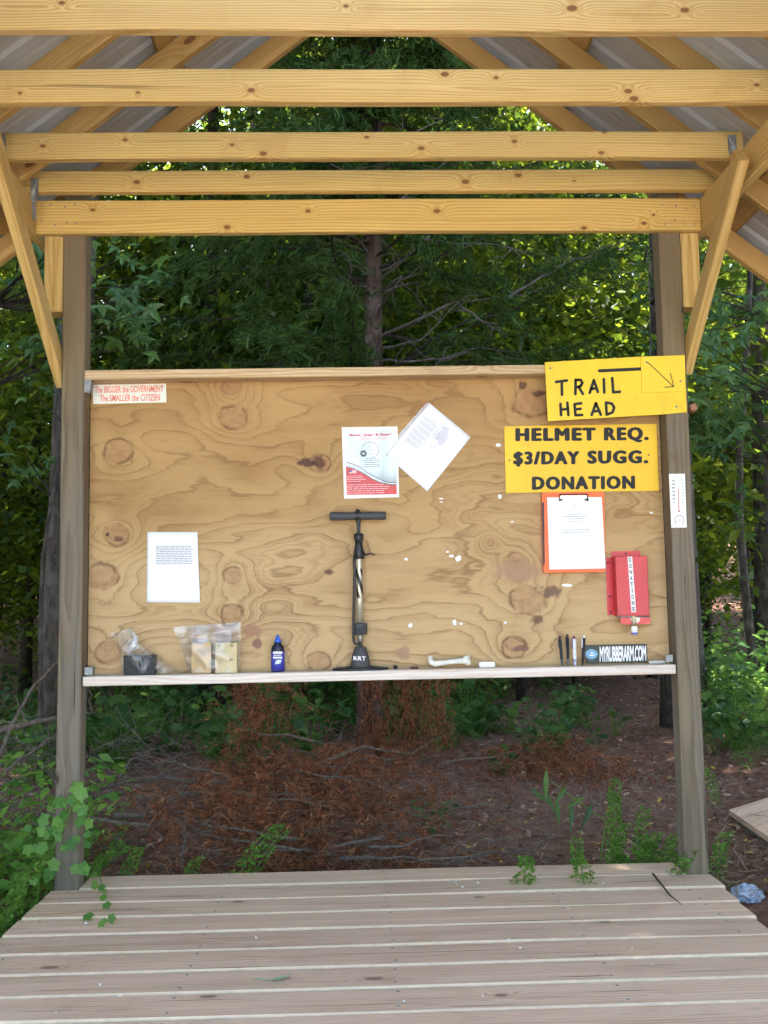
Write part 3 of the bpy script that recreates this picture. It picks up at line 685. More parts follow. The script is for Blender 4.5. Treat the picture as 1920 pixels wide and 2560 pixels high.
def clear_plastic(name, tr=.82, gl=.12):
    m, t = nodes(name); g = NT(t); a = g.new('ShaderNodeBsdfTransparent'); b = g.new('ShaderNodeBsdfGlossy'); b.inputs['Roughness'].default_value = .12
    d = g.new('ShaderNodeBsdfDiffuse'); d.inputs[0].default_value = (.8,.82,.85,1)
    fre = g.new('ShaderNodeLayerWeight'); fre.inputs[0].default_value = .35
    n = g.noise(g.coords(), 55, 3); bp = g.new('ShaderNodeBump'); bp.inputs['Strength'].default_value = .5; bp.inputs['Distance'].default_value = .004; g.put(bp.inputs['Height'], n)
    g.l.new(bp.outputs[0], b.inputs['Normal']); g.l.new(bp.outputs[0], fre.inputs['Normal'])
    m1 = g.new('ShaderNodeMixShader'); g.put(m1.inputs[0], g.math('ADD', g.math('MULTIPLY', fre.outputs['Facing'], .28), gl)); g.l.new(a.outputs[0], m1.inputs[1]); g.l.new(b.outputs[0], m1.inputs[2])
    m2 = g.new('ShaderNodeMixShader'); m2.inputs[0].default_value = 1-tr-gl if 1-tr-gl > 0 else .05; g.l.new(m1.outputs[0], m2.inputs[1]); g.l.new(d.outputs[0], m2.inputs[2])
    o = g.new('ShaderNodeOutputMaterial'); g.l.new(m2.outputs[0], o.inputs[0]); return m
MT['clear'] = clear_plastic('clear_film', .87, .08)
quad_slab([(1064,1010),(1073,1004),(965,1135),(957,1131)], FP-.003, .0006, MT['clear'], 'sleeve_margin', mp)

# ---- yellow signs
yel = simple('yellow_sign_board', (.80,.50,.014), .45, .07, 5, dirt=.16); yel2 = simple('yellow_panel', (.80,.56,.024), .5, .07, 5, dirt=.18)
th = quad_slab([Z8(375,140), Z8(1112,97), Z8(1447,85), Z8(1466,523), Z8(1280,540), Z8(400,592)], -.0075, .007, yel2, 'trail_head_sign')
tag(th, 'hand painted yellow TRAIL HEAD sign nailed tilted across rail and post', 'sign')
T = .0098
L_ = [[(462,291),(545,280)],[(505,290),(507,390)],
      [(612,275),(610,385)],[(612,275),(650,276),(664,298),(648,325),(614,332)],[(634,330),(668,383)],
      [(720,375),(752,278),(782,368)],[(732,345),(775,340)],
      [(828,270),(832,372)],[(893,262),(900,370)],[(900,370),(952,367)],
      [(495,460),(500,545)],[(548,450),(556,545)],[(498,505),(552,498)],
      [(603,462),(610,545)],[(603,462),(655,455)],[(608,502),(650,498)],[(610,547),(662,545)],
      [(735,545),(768,455),(805,543)],[(745,518),(795,514)],
      [(845,452),(850,542)],[(845,450),(890,458),(908,488),(895,525),(850,542)],
      [.0035*1.6, [(795,206),(1112,191)]]]
strokes_on([[.0068, [(795,206),(1112,191)]]]+L_[:-1], Z8, .0058, MT['black'], th, -.0081)
pt = quad_slab([Z8(1113,97), Z8(1450,88), Z8(1452,366), Z8(1122,371)], -.0122, .0045, simple('yellow_patch', (.85,.58,.035), .5, .05, 8), 'arrow_patch', th)
strokes_on([[(1165,140),(1365,328)],[(1340,225),(1365,328)],[(1295,332),(1365,328)]], Z8, .0018, MT['black'], pt, -.0128, 'arrow')
for q, Y in (((418,187),-.0085),((1157,140),-.0128),((1418,286),-.0128),((1386,481),-.0085)):
    mb = MB(); mb.lathe((0,0,0), [(.0045,-.001),(.0045,.001),(.002,.002)], 10); link('screw', mb.mesh('screw', [MT['metal']]), th, matrix=Matrix.Translation(at(*Z8(*q), Y)) @ Matrix.Rotation(R(90), 4, 'X'))
hs = quad_slab([Z8(63,632), Z8(1232,613), Z8(1250,1127), Z8(75,1143)], FP-.006, .004, yel, 'helmet_sign')
tag(hs, 'yellow HELMET REQ. donation sign with bold black letters on plywood', 'sign')
HP = FP-.0058
def bold_word(body, x0, x1, yb0, yb1, hgt, conv, Y, parent, wgt=.078, spacing=1.22):
    bl, br, tl = at(*conv(x0, yb0), Y), at(*conv(x1, yb1), Y), at(*conv(x0, yb0-hgt), Y)
    me = text_data(body, 0.0, spacing); co = np.empty(len(me.vertices)*3); me.vertices.foreach_get('co', co); co = co.reshape(-1, 3)
    ref = text_data('H'); rc = np.empty(len(ref.vertices)*3); ref.vertices.foreach_get('co', rc); cap = rc.reshape(-1, 3)[:, 1].max()
    V = []; F = []; base = [tuple(p.vertices) for p in me.polygons]; mn, mx = co[:, 0].min()-wgt, co[:, 0].max()+wgt
    for k in range(9):                                # the face thickened by layers a hair apart
        a_ = 2*math.pi*k/8; dx, dy = (0, 0) if k == 8 else (wgt*math.cos(a_), wgt*.55*math.sin(a_))
        u = (co[:, 0]+dx-mn)/(mx-mn); v_ = (co[:, 1]+dy)/cap*.92+.04; W = np.array(bl)+np.outer(u, np.array(br-bl))+np.outer(v_, np.array(tl-bl)); W[:, 1] -= .0008+k*.00006
        F += [tuple(i+len(V) for i in f) for f in base]; V += [tuple(w_) for w_ in W]
    m2 = bpy.data.meshes.new('word'); m2.from_pydata(V, [], F); m2.update(); m2.materials.append(MT['black']); return link('word', m2, parent)
for wd in (('HELMET',148,768,745,741,97), ('REQ.',828,1174,740,736,97), ('$3/DAY',132,642,926,922,98), ('SUGG.',700,1170,919,915,98), ('DONATION',275,1068,1119,1111,98)):
    bold_word(wd[0], *wd[1:], Z8, HP, hs)
for q in ((103,893),(1172,852)):
    mb = MB(); mb.lathe((0,0,0), [(.0036,-.001),(.0036,.001),(.002,.002)], 10); link('screw', mb.mesh('screw', [MT['dark']]), hs, matrix=Matrix.Translation(at(*Z8(*q), HP)) @ Matrix.Rotation(R(90), 4, 'X'))

# ---- clipboard
cb = quad_slab([Z1(452,88), Z1(878,84), Z1(887,94), Z1(896,648), Z1(889,657), Z1(466,663), Z1(456,652), Z1(443,100)], FP-.022, .022, simple('orange_plastic', (.88,.135,.02), .35, .04, 10), 'clipboard_box')
tag(cb, 'orange storage clipboard holding a white printed sheet', 'clipboard')
quad_slab([Z1(444,160), Z1(458,160), Z1(464,605), Z1(452,605)], FP-.0235, .002, MT['dark'], 'hinge_strip', cb)
quad_slab([Z1(480,125), Z1(870,122), Z1(898,632), Z1(497,640)], FP-.024, .0012, MT['paper'], 'paper', cb)
for bl, br, tl, n, sd in (((650,192),(706,191),(650,178),1,31), ((560,305),(806,300),(560,238),4,32), ((556,385),(815,378),(556,352),2,33)):
    greeked(cb, at(*Z1(*bl), FP-.0243), at(*Z1(*br), FP-.0243), at(*Z1(*tl), FP-.0243), n, .0022, MT['ink'], sd, (.4, .98), .0006)
cl = quad_slab([Z1(572,112), Z1(768,110), Z1(768,138), Z1(572,140)], FP-.033, .008, simple('clip_chrome', (.62,.64,.58), .25, .1, 30, .8), 'clip', cb)
mb = MB()
for x in (572, 768): mb.tube([at(*Z1(x,102),FP-.034), at(*Z1(x,150),FP-.036)], .0022, 8)
mb.tube([at(*Z1(566,146),FP-.036), at(*Z1(590,140),FP-.036)], .003, 8); mb.tube([at(*Z1(750,138),FP-.036), at(*Z1(776,144),FP-.036)], .003, 8)
mb.tube([at(*Z1(572,103),FP-.034), at(*Z1(768,101),FP-.034)], .002, 8)
mb.build('clip_wire', MT['dark'], cl, True)

# ---- donation box
red = simple('red_enamel', (.56,.028,.036), .36, .10, 10, 0, .5, .1, .22)
db = empty('donation_box', at(*Z1(1090,970), FP), 'red metal donation box with white DONATIONS strip', 'box')
bx = quad_slab([Z1(966,545), Z1(1196,543), Z1(1213,972), Z1(986,974)], FP-.062, .060, red, 'body', db)
bv = bx.modifiers.new('b', 'BEVEL'); bv.width = .003; bv.segments = 2
quad_slab([Z1(898,556), Z1(1000,556), Z1(1015,965), Z1(912,967)], FP-.0025, .0022, red, 'side_flange', db)
quad_slab([Z1(938,511), Z1(1145,506), Z1(1148,552), Z1(940,556)], FP-.0030, .0022, red, 'top_flange', db)
quad_slab([Z1(1003,978), Z1(1214,978), Z1(1219,1018), Z1(1208,1029), Z1(1022,1032), Z1(1008,1020)], FP-.060, .003, simple('worn_red', (.66,.09,.08), .45, .15, 20), 'hasp_flange', db)
mb = MB(); mb.tube([at(*Z1(985,976),FP-.064), at(*Z1(1214,975),FP-.064)], .0028, 8); mb.build('hinge_pin', MT['metal'], db, True)
tp = quad_slab([Z1(1055,548), Z1(1088,547), Z1(1116,944), Z1(1083,946)], FP-.0635, .0012, MT['white'], 'label_strip', db)
for k, ch in enumerate('DONATIONS'):
    f = (k+.14)/9; f2 = (k+.86)/9
    cxx = lambda ff, d: Z1(1071+28*ff+d, 548+397*ff)
    text_on(ch, at(*cxx(f2,-9 if ch != 'I' else -3), FP-.0638), at(*cxx(f2,9 if ch != 'I' else 3), FP-.0638), at(*cxx(f,-9 if ch != 'I' else -3), FP-.0638), NF, MT['black'], tp, .03, 1, .0006, 'letter')
for q in ((915,590),(928,832),(934,945),(1043,525)):
    mb = MB(); mb.lathe((0,0,0), [(.0045,-.001),(.0045,.001),(.002,.0022)], 10); link('screw', mb.mesh('screw', [MT['dark']]), db, matrix=Matrix.Translation(at(*Z1(*q), FP-.0035)) @ Matrix.Rotation(R(90), 4, 'X'))
mb = MB(); mb.slab([at(*Z1(*q), FP-.0605) for q in ((1072,985),(1095,980),(1140,985),(1145,1005),(1128,1020),(1100,1028),(1085,1015))], NF, -.0012); mb.build('bare_patch', simple('bare_paint', (.78,.76,.62), .6, .1, 90), db)
pk = empty('padlock', at(*Z1(1105,1108), FP-.065), 'small white padlock with blue base hanging from donation box', 'padlock')
c0 = at(*Z1(1104,1045), FP-.068)
mb = MB(); s0 = at(*Z1(1100,985), FP-.068)
mb.tube([c0+Vector((-.006,0,.0)), s0+Vector((-.006,0,.0)), s0+Vector((-.003,0,.006)), s0+Vector((.003,0,.006)), s0+Vector((.006,0,0)), c0+Vector((.006,0,0))], .0026, 8); mb.build('shackle', simple('brass', (.62,.52,.25), .35, .1, 60, .8), pk, True)
c1 = at(*Z1(1105,1090), FP-.068)
mb = MB(); mb.lathe(c1, [(.010,0),(.0125,.004),(.0125,.020),(.0105,.026)], 16); mb.build('body', MT['white'], pk, True)
mb = MB(); mb.lathe(c1-Vector((0,0,.008)), [(.010,0),(.0128,.002),(.0128,.007),(.010,.008)], 16); mb.build('base', simple('blue_plastic', (.09,.16,.62), .4), pk, True)

# ---- thermometer on the post
ZT = lambda x, y: (1660+x/13.825, 1170+y/13.825)
tm = quad_slab([ZT(180,205), ZT(720,195), ZT(790,2055), ZT(262,2062)], -.007, .006, simple('thermometer_card', (.80,.83,.80), .4, .03, 20), 'thermometer')
tag(tm, 'white outdoor thermometer and hygrometer screwed to the post', 'thermometer')
quad_slab([ZT(478,300), ZT(520,300), ZT(545,1500), ZT(500,1500)], -.0085, .0015, simple('glass_tube', (.70,.74,.68), .15, .03, 20), 'tube', tm)
quad_slab([ZT(482,740), ZT(512,740), ZT(535,1500), ZT(506,1500)], -.0095, .0010, simple('red_spirit', (.72,.22,.18), .4), 'spirit_column', tm)
mb = MB(); mb.lathe((0,0,0), [(.0035,0),(.0035,.0015),(.002,.003)], 12); link('bulb', mb.mesh('bulb', [simple('dark_red', (.3,.02,.03), .3)]), tm, matrix=Matrix.Translation(at(*ZT(520,1498), -.0075)) @ Matrix.Rotation(R(90), 4, 'X'))
for i, s_ in enumerate(('120','100','80','60','40','20','0')):
    y = 440+i*124; x = 320+i*4; w_ = 52 if i < 6 else 20
    text_on(s_, at(*ZT(x-w_, y+28), -.0072), at(*ZT(x+w_, y+26), -.0072), at(*ZT(x-w_, y-28), -.0072), NF, MT['black'], tm, .02, 1, .0006, 'scale_mark')
for i, s_ in enumerate(('50','40','30','20','10','0','10','20')):
    y = 415+i*112; x = 625+i*4; text_on(s_, at(*ZT(x-34, y+22), -.0072), at(*ZT(x+34, y+20), -.0072), at(*ZT(x-34, y-22), -.0072), NF, MT['ink'] if i == 5 else MT['black'], tm, .0, 1, .0006, 'scale_mark')
for s_, x, y in (('F', 350, 1450), ('C', 665, 1445)): text_on(s_, at(*ZT(x-16,y+18),-.0072), at(*ZT(x+16,y+18),-.0072), at(*ZT(x-16,y-18),-.0072), NF, MT['ink'], tm, .0, 1, .0006, 'scale_mark')
dc = at(*ZT(535,1795), -.0072); dl = MB()
for k in range(13):
    a = R(215-k*22.5); dl.box(dc+Vector((math.cos(a)*.0185, -.0008, math.sin(a)*.0185)), (.0058, .0008, .0026), rot=Matrix.Rotation(-a+R(90), 3, 'Y'))
dl.build('dial_scale', simple('dial_ink', (.10,.14,.13), .5, .5, 300), tm)
mb = MB(); mb.box(dc+Vector((0,-.0014,.0)), (.018, .0008, .0022), rot=Matrix.Rotation(R(-38), 3, 'Y')); mb.build('dial_needle', simple('needle_pink', (.78,.30,.28), .5), tm)

# ---- round knob on the far side of the post
kp = at(1733, 1018, .05)
mb = MB(); mb.lathe((0,0,0), [(.016,-.03),(.017,.0),(.014,.010),(.005,.012)], 14)
o = link('cut_branch_stub', mb.mesh('cut_branch_stub', [simple('cut_wood', (.40,.20,.11), .7, .25, 60)]), kiosk, None, True, Matrix.Translation(kp) @ Matrix.Rotation(R(70), 4, 'X') @ Matrix.Rotation(R(10), 4, 'Z'))

# ------------------------------------------------------------------ things on the shelf
def on_shelf(px, Y=.045):
    p = at(px, 1670, Y); return Vector((p.x, Y, shz(p.x)))
# floor pump
b = on_shelf(Z7(412,0)[0], .046); pump = empty('floor_pump', b, 'black and champagne bicycle floor pump standing on shelf', 'pump')
def pz(y, x=400): return at(*Z7(x, y), .046).z
def pxx(x, y=1500): return at(*Z7(x, y), .046).x
xb = b.x
mb = MB(); mb.lathe(b, [(.112,0),(.116,.004),(.112,.010),(.05,.016),(.03,.018)], 28, 0, 1, .38); mb.build('foot_plate', MT['dark'], pump, True)
zc = pz(1855); mb = MB(); mb.lathe(b+Vector((0,0,.012)), [(.042,0),(.040,.01),(.033,.05),(.025,zc-b.z-.016),(.022,zc-b.z-.012)], 24); mb.build('base_cone', MT['rubber'], pump, True)
xt = pxx(400,1200)
def pp(y, xo=0): 
    f = (y-1000)/(1860-1000); return Vector((xt+(xb-xt)*max(0,min(1,f))+xo, .046, pz(y)))
mb = MB(); mb.tube([pp(1860), pp(1700)], .011, 12); mb.build('lower_stem', simple('steel_stem', (.30,.29,.26), .35, .15, 60, .6), pump, True)
mb = MB(); mb.tube([pp(1765), pp(1760), pp(1722), pp(1720), pp(1684), pp(1680)], [.026,.0285,.0285,.030,.030,.027], 20); mb.build('lower_collar', MT['rubber'], pump, True)
def pump_barrel():
    m, t = nodes('champagne_barrel'); g = NT(t); v = g.coords(); sep = g.new('ShaderNodeSeparateXYZ'); g.put(sep.inputs[0], v)
    f = g.math('ADD', g.math('MULTIPLY', sep.outputs[2], 13), g.math('MULTIPLY', sep.outputs[0], 42)); wv = g.math('FRACT', f)
    zz = g.math('MULTIPLY', g.smooth(sep.outputs[2], pz(1510), pz(1490)), g.smooth(sep.outputs[2], pz(1300), pz(1275), 1, 0))
    c = g.mix(g.math('MULTIPLY', g.smooth(wv, .42, .5), zz), (.47,.43,.33), (.02,.02,.02)); g.out(c, .3, None, metal=.45, spec=.5); return m
mb = MB(); mb.tube([pp(1700), pp(1500), pp(1210), pp(1035)], .0138, 18); mb.build('barrel', pump_barrel(), pump, True)
mb = MB(); mb.tube([pp(1082), pp(1078), pp(1034), pp(1030)], [.018,.0195,.0195,.017], 18); mb.build('upper_collar', MT['dark'], pump, True)
mb = MB(); mb.tube([pp(1215), pp(1205), pp(1165), pp(1120), pp(1085)], [.018,.0225,.022,.016,.0150], 16)
h = pp(1185, .019); mb.tube([h, h+Vector((.012,-.004,0)), at(*Z7(478,1176),.04), at(*Z7(520,1186),.04)], [.006,.005,.0035,.0025], 8); mb.build('valve_clamp', MT['dark'], pump, True)
mb = MB(); mb.tube([pp(1035), pp(925)], [.0065,.009], 12); mb.tube([pp(960), pp(930), pp(905)], [.007,.012,.014], 12); mb.build('shaft', MT['rubber'], pump, True)
hc = pp(902); hx0, hx1 = pxx(187,902), pxx(597,902)
mb = MB(); q = lambda x: Vector((x, .046, hc.z+(hx0+.07-x)*.0))
mb.tube([q(hx0), q(hx0+.004), q(hx0+.012), q(hc.x-.01), q(hc.x+.01), q(hx1-.012), q(hx1-.004), q(hx1)], [.014,.0172,.0178,.0158,.0158,.0172,.0165,.013], 16); mb.build('handle', MT['rubber'], pump, True)
mb = MB(); mb.lathe(hc+Vector((-.002,0,.006)), [(.0165,-.022),(.0172,.008),(.011,.013),(.008,.019),(.005,.022)], 14); mb.build('handle_hub', MT['dark'], pump, True)
mb = MB(); hp = [pp(1190,-.012), pp(1225,-.015), pp(1300,-.012), pp(1380,-.014), pp(1500,-.0165), pp(1700,-.0205), pp(1780,-.021), pp(1815,-.0195), pp(1832,-.012), pp(1830,.0), pp(1826,.010)]
mb.tube([p+Vector((-.006,-.020,0)) for p in hp], .0058, 10); mb.build('hose', MT['dark'], pump, True)
a_ = at(*Z7(358,1953), .008); 
text_on('RRT', at(*Z7(360,1952), .0085), at(*Z7(450,1954), .0085), at(*Z7(360,1922), .0085), NF, MT['white'], pump, .02, 1.1)

# lubricant bottle
b = on_shelf(Z6(1490,0)[0], .05); bt = empty('lube_bottle', b, 'small dark bottle with blue pointed cap and blue label', 'bottle')
prof = [(.022,0),(.0268,.002),(.0272,.052),(.0245,.062),(.014,.069),(.0125,.073)]
k_ = (at(*Z6(1490,790),.05).z-b.z)/.073
mb = MB(); mb.lathe(b, [(r_, z*k_) for r_, z in prof], 20, 0, 1, .75); mb.build('flask', simple('bottle_black', (.015,.015,.03), .25), bt, True)
mb = MB(); mb.lathe(b+Vector((0,0,.004)), [(.0275,0),(.0276,.047*k_)], 20, 0, 1, .76); lb = mb.build('label', simple('label_blue', (.05,.055,.34), .35, .2, 60), bt, True)
mb = MB(); mb.lathe(b+Vector((0,0,.072*k_)), [(.0136,0),(.0142,.002),(.0128,.011),(.007,.018),(.004,.030)], 16); mb.build('cap', simple('cap_blue', (.03,.12,.60), .3), bt, True)
yb_ = b.y-.0216
for y0, y1, hh in ((853,866,.72),(886,897,.70)):
    p = at(*Z6(1458,y1), yb_); q2 = at(*Z6(1518,y1), yb_); mb = MB(); mb.slab([p, q2, at(*Z6(1518,y0),yb_), at(*Z6(1458,y0),yb_)], NF, .0004); mb.build('label_band', MT['white'], lb)
greeked(lb, at(*Z6(1462,884),yb_), at(*Z6(1516,884),yb_), at(*Z6(1462,869),yb_), 1, .0035, MT['white'], 44, (.9,1), .0006, 'label_print')
mb = MB(); mb.slab([at(*Z6(*q_), yb_) for q_ in ((1470,935),(1505,930),(1515,905),(1480,908))], NF, .0004); mb.build('label_picture', simple('label_silver', (.6,.66,.66), .4, .5, 300), lb)

# two kraft boxes in a zip bag, one dark box in a torn bag
def carton(name, zx0, zx1, zy0, zy1, Y0, Y1, mat, label, rz=0.0):
    p0 = at(*Z6(zx0, zy1), Y0); p1 = at(*Z6(zx1, zy0), Y0); zb = shz(p0.x)+.0005
    mb = MB(); mb.box((0,0,(p1.z-zb)/2), (p1.x-p0.x, Y1-Y0, p1.z-zb))
    me = mb.mesh(name, [mat]); o = link(name, me, None, matrix=Matrix.Translation(((p0.x+p1.x)/2, (Y0+Y1)/2, zb)) @ Matrix.Rotation(rz, 4, 'Z'))
    bv = o.modifiers.new('b', 'BEVEL'); bv.width = .0015; bv.segments = 2
    return tag(o, label, 'box')
kraft = simple('kraft_card', (.52,.36,.17), .7, .10, 25); kraft2 = simple('pale_card', (.58,.48,.27), .7, .10, 25)
c1_ = carton('card_box', 930, 1056, 795, 990, .030, .075, kraft, 'plain kraft card box standing inside the clear zip bag'); c2_ = carton('card_box', 1084, 1225, 795, 985, .026, .078, kraft2, 'pale printed card box standing inside the clear zip bag', R(-2))
pr = simple('carton_print', (.36,.29,.16), .7)
mb = MB(); 
for q_ in ((1108,815),(1190,812),(1186,905)):
    p = at(*Z6(*q_), .0245); mb.box(p, (.014, .0006, .012)); 
mb.build('carton_mark', pr, c2_)
c3_ = carton('dark_box', 488, 690, 875, 1000, .020, .075, simple('dark_wrapped_card', (.012,.016,.018), .4, .4, 40, 0, .25), 'dark glossy box under crumpled clear plastic on shelf')
def bag(name, left, right, Y, puff, label, seed, mat, nx_=26, ny_=22, cr=.012):
    """crumpled two-layer bag; left and right are boundary polylines from top to bottom (zoom px)"""
    def samp(pl, t):
        s_ = t*(len(pl)-1); i = min(int(s_), len(pl)-2); f = s_-i; a, b2 = pl[i], pl[i+1]; return (a[0]+(b2[0]-a[0])*f, a[1]+(b2[1]-a[1])*f)
    mb = MB(); vs = []
    for side in (0, 1):
        for j in range(ny_+1):
            v_ = j/ny_; l_, r_ = samp(left, v_), samp(right, v_)
            for i in range(nx_+1):
                u = i/nx_; x, y = l_[0]+(r_[0]-l_[0])*u, l_[1]+(r_[1]-l_[1])*u
                p = at(*Z6(x, y), Y); ed = min(1, 6*min(u, 1-u))*min(1, .25+v_*1.6)
                nn = mnoise.noise((p.x*22+seed, p.z*22, side*5.0))*cr + abs(mnoise.noise((p.x*55+seed, p.z*30, side*5.0+2)))*cr*.7
                p.y += (-1 if side == 0 else 1)*(puff*ed) + nn*(.3+.7*ed)
                p.y = min(p.y, .0885); p.z = max(p.z, shz(p.x)+.001); vs.append(p)
    n1_ = (nx_+1)*(ny_+1)
    F_ = [(j*(nx_+1)+i, j*(nx_+1)+i+1, (j+1)*(nx_+1)+i+1, (j+1)*(nx_+1)+i) for j in range(ny_) for i in range(nx_)]
    mb.add(vs, F_+[tuple(k+n1_ for k in f[::-1]) for f in F_])
    o = mb.build(name, mat, None, True); return tag(o, label, 'bag')
zb_ = bag('zip_bag', [(805,695),(845,780),(880,880),(905,985)], [(1250,662),(1248,770),(1245,880),(1240,980)], .052, .030, 'clear zip bag standing open around two card boxes', 3.0, MT['clear'])
mb = MB(); mb.tube([at(*Z6(815,725),.046), at(*Z6(1040,738),.044), at(*Z6(1248,705),.046)], .0012, 6); mb.build('zip_seam', MT['clear'], zb_)
bag('torn_bag', [(385,735),(440,775),(470,860),(478,1000)], [(545,700),(600,800),(720,890),(862,986)], .048, .030, 'crumpled clear plastic bag over a dark box', 9.0, clear_plastic('hazy_film', .89, .06), cr=.020)
mb = MB(); mb.tube([at(*Z6(530,705),.04), at(*Z6(565,760),.035), at(*Z6(560,810),.03), at(*Z6(525,850),.03)], [.006,.010,.017,.012], 10); 
for i, v_ in enumerate(mb.v): mb.v[i] = tuple(Vector(v_)+Vector((mnoise.noise((v_[0]*90, v_[2]*90, 0)), 0, mnoise.noise((v_[0]*90, v_[2]*90, 7))))*.006)
ft = mb.build('bag_twist', clear_plastic('white_film', .60, .12), bpy.data.objects['torn_bag'], True)

# bone, chalk, caps and bits
b = at(*Z7(1060,1970), .045)
mb = MB(); pts = [at(*Z7(*q_), .045) for q_ in ((912,1930),(925,1965),(955,1978),(1040,1966),(1110,1958),(1165,1955),(1195,1965),(1200,1985))]
for p in pts: p.z = max(p.z, shz(p.x)+.009)
mb.tube(pts, [.009,.0125,.012,.0095,.0105,.013,.0145,.009], 14); mb.tube([at(*Z7(905,1925),.04), at(*Z7(930,1940),.04)], [.005,.009], 10); mb.tube([at(*Z7(1160,1935),.045), at(*Z7(1205,1930),.045)], [.007,.008], 10)
tag(mb.build('bone', simple('bleached_bone', (.72,.70,.62), .6, .14, 35, 0, .3, .6), None, True), 'bleached animal bone lying on the shelf beside pump', 'bone')
def lump(name, zx0, zx1, zy0, zy1, dY, mat, label, cat, Y=.045, Zf=Z7, r=.3):
    p0 = at(*Zf(zx0, zy1), Y); p1 = at(*Zf(zx1, zy0), Y); zb = shz(p0.x); bm = bmesh.new(); bmesh.ops.create_icosphere(bm, subdivisions=3, radius=1)
    hx, hz = (p1.x-p0.x)/2, max(.002, (p1.z-zb)/2)
    for v_ in bm.verts:
        c_ = v_.co; q_ = Vector([math.copysign(abs(t_)**r, t_) for t_ in c_]); q_ *= 1+.10*mnoise.noise(c_*2+Vector((zx0,0,0))); v_.co = (q_.x*hx, q_.y*dY/2, q_.z*hz)
    me = bpy.data.meshes.new(name); bm.to_mesh(me); bm.free(); o = link(name, me, None, mat, True, Matrix.Translation(((p0.x+p1.x)/2, Y, zb+hz*1.02)))
    return tag(o, label, cat)
lump('chalk_stick', 1272, 1390, 1962, 1996, .016, MT['white'], 'stubby white chalk-like block beside the bone', 'chalk')
mb = MB(); pc = at(*Z7(664,1975), .05); mb.tube([Vector((pc.x,.034,shz(pc.x)+.0092)), Vector((pc.x,.04,shz(pc.x)+.0092)), Vector((pc.x+.002,.062,shz(pc.x)+.0092))], [.0088,.009,.0085], 14)
tag(mb.build('valve_cap', MT['dark'], None, True), 'small round black cap lying right of the pump', 'cap')
mb = MB(); pc = at(*Z7(805,1985), .05); z_ = shz(pc.x)+.005; mb.tube([Vector((pc.x-.018,.05,z_)), Vector((pc.x+.015,.048,z_))], [.0045,.005], 8)
tag(mb.build('rusty_bolt', simple('rust_brown', (.12,.055,.035), .8, .4, 120), None, True), 'short rusty bolt between the black cap and the bone', 'bolt')
lump('crumpled_wrapper', 1205, 1330, 1288, 1310, .03, simple('wrapper_foil', (.55,.54,.50), .45, .3, 120), 'crumpled pale wrapper in the corner of the shelf', 'wrapper', .05, Z1, .7)
# four pens leaning on the board
pens = [((588,1316),(571,1118),(.03,.04,.045),(.10,.11,.115),'slim dark grey pen with clear grey tip leaning on board'),
        ((630,1318),(625,1105),(.02,.02,.03),(.12,.13,.15),'dark purple-black pen leaning on the board'),
        ((680,1320),(672,1118),(.80,.80,.80),(.45,.48,.68),'white barrelled pen with maroon button leaning on board'),
        ((732,1316),(744,1110),(.03,.03,.04),(.03,.03,.03),'black pen with white clip and button leaning on board')]
for i, (bq, tq, cbody, ctip, lab) in enumerate(pens):
    p0 = at(*Z1(*bq), .03); p0.z = shz(p0.x); p1 = at(*Z1(*tq), .084); d = p1-p0
    pe = empty('pen', p0, lab, 'pen', 'pens leaning against the board')
    r0 = .0064 if i != 2 else .0075
    mb = MB(); mb.tube([p0+d*.22, p0+d*.26, p0+d*.86, p0+d*.9], [r0*.95, r0, r0, r0*.8], 12); mb.build('barrel', simple('pen_body', cbody, .3, .2, 200), pe, True)
    mb = MB(); mb.tube([p0, p0+d*.05, p0+d*.24], [.0012, r0*.7, r0*.96], 12); mb.build('grip', simple('pen_grip', ctip, .35), pe, True)
    mb = MB(); mb.tube([p0+d*.88, p0+d], [r0*.7, r0*.65], 10); mb.build('button', simple('pen_button', ((.10,.02,.05), (.05,.02,.05), (.16,.04,.08), (.8,.8,.8))[i], .4), pe, True)
    mb = MB(); c_ = Vector((-r0*1.15, -.003, 0)); mb.tube([p0+d*.60+c_, p0+d*.92+c_], .0018 if i != 3 else .0032, 6); mb.build('clip', simple('pen_clip', ((.05,.05,.06), (.04,.03,.05), (.12,.1,.25), (.75,.72,.74))[i], .4), pe, True)
# web address sticker leaning in the corner
ws = quad_slab([Z1(752,1180), Z1(1195,1172), Z1(1197,1302), Z1(756,1312)], FP-.012, .0015, simple('dark_green_vinyl', (.018,.028,.022), .4, .2, 20), 'web_sticker')
tag(ws, 'dark sticker with round blue emblem and white web address', 'sticker')
text_on('MYRUBBERARM.COM', at(*Z1(855,1302),FP-.0122), at(*Z1(1187,1294),FP-.0122), at(*Z1(855,1190),FP-.0122), NF, MT['white'], ws, .035, .95)
ec = at(*Z1(797,1245), FP-.0122); mb = MB(); mb.lathe((0,0,0), [(.0255,-.0003),(.0255,.0004)], 28, 0, 1, .80)
em = link('round_emblem', mb.mesh('round_emblem', [simple('emblem_blue', (.16,.36,.52), .4, .25, 90)]), ws, matrix=Matrix.Translation(ec) @ Matrix.Rotation(R(90), 4, 'X'))
mb = MB()
mb.slab([ec+Vector((a*.001, -.0006, c*.001)) for a, c in ((-17,0),(-8,-3),(8,-3),(18,-1),(8,-7),(-6,-7))], NF, .0003); mb.slab([ec+Vector((a*.001, -.0006, c*.001)) for a, c in ((-4,4),(0,8),(5,7),(9,3),(2,1))], NF, .0003)
mb.build('emblem_figure', MT['white'], em)
mb = MB(); mb.slab([ec+Vector((a*.001, -.0004, c*.001)) for a, c in ((-14,-25),(14,-25),(14,-27),(-14,-27))], NF, .0003); mb.build('emblem_caption', MT['ink'], ws)
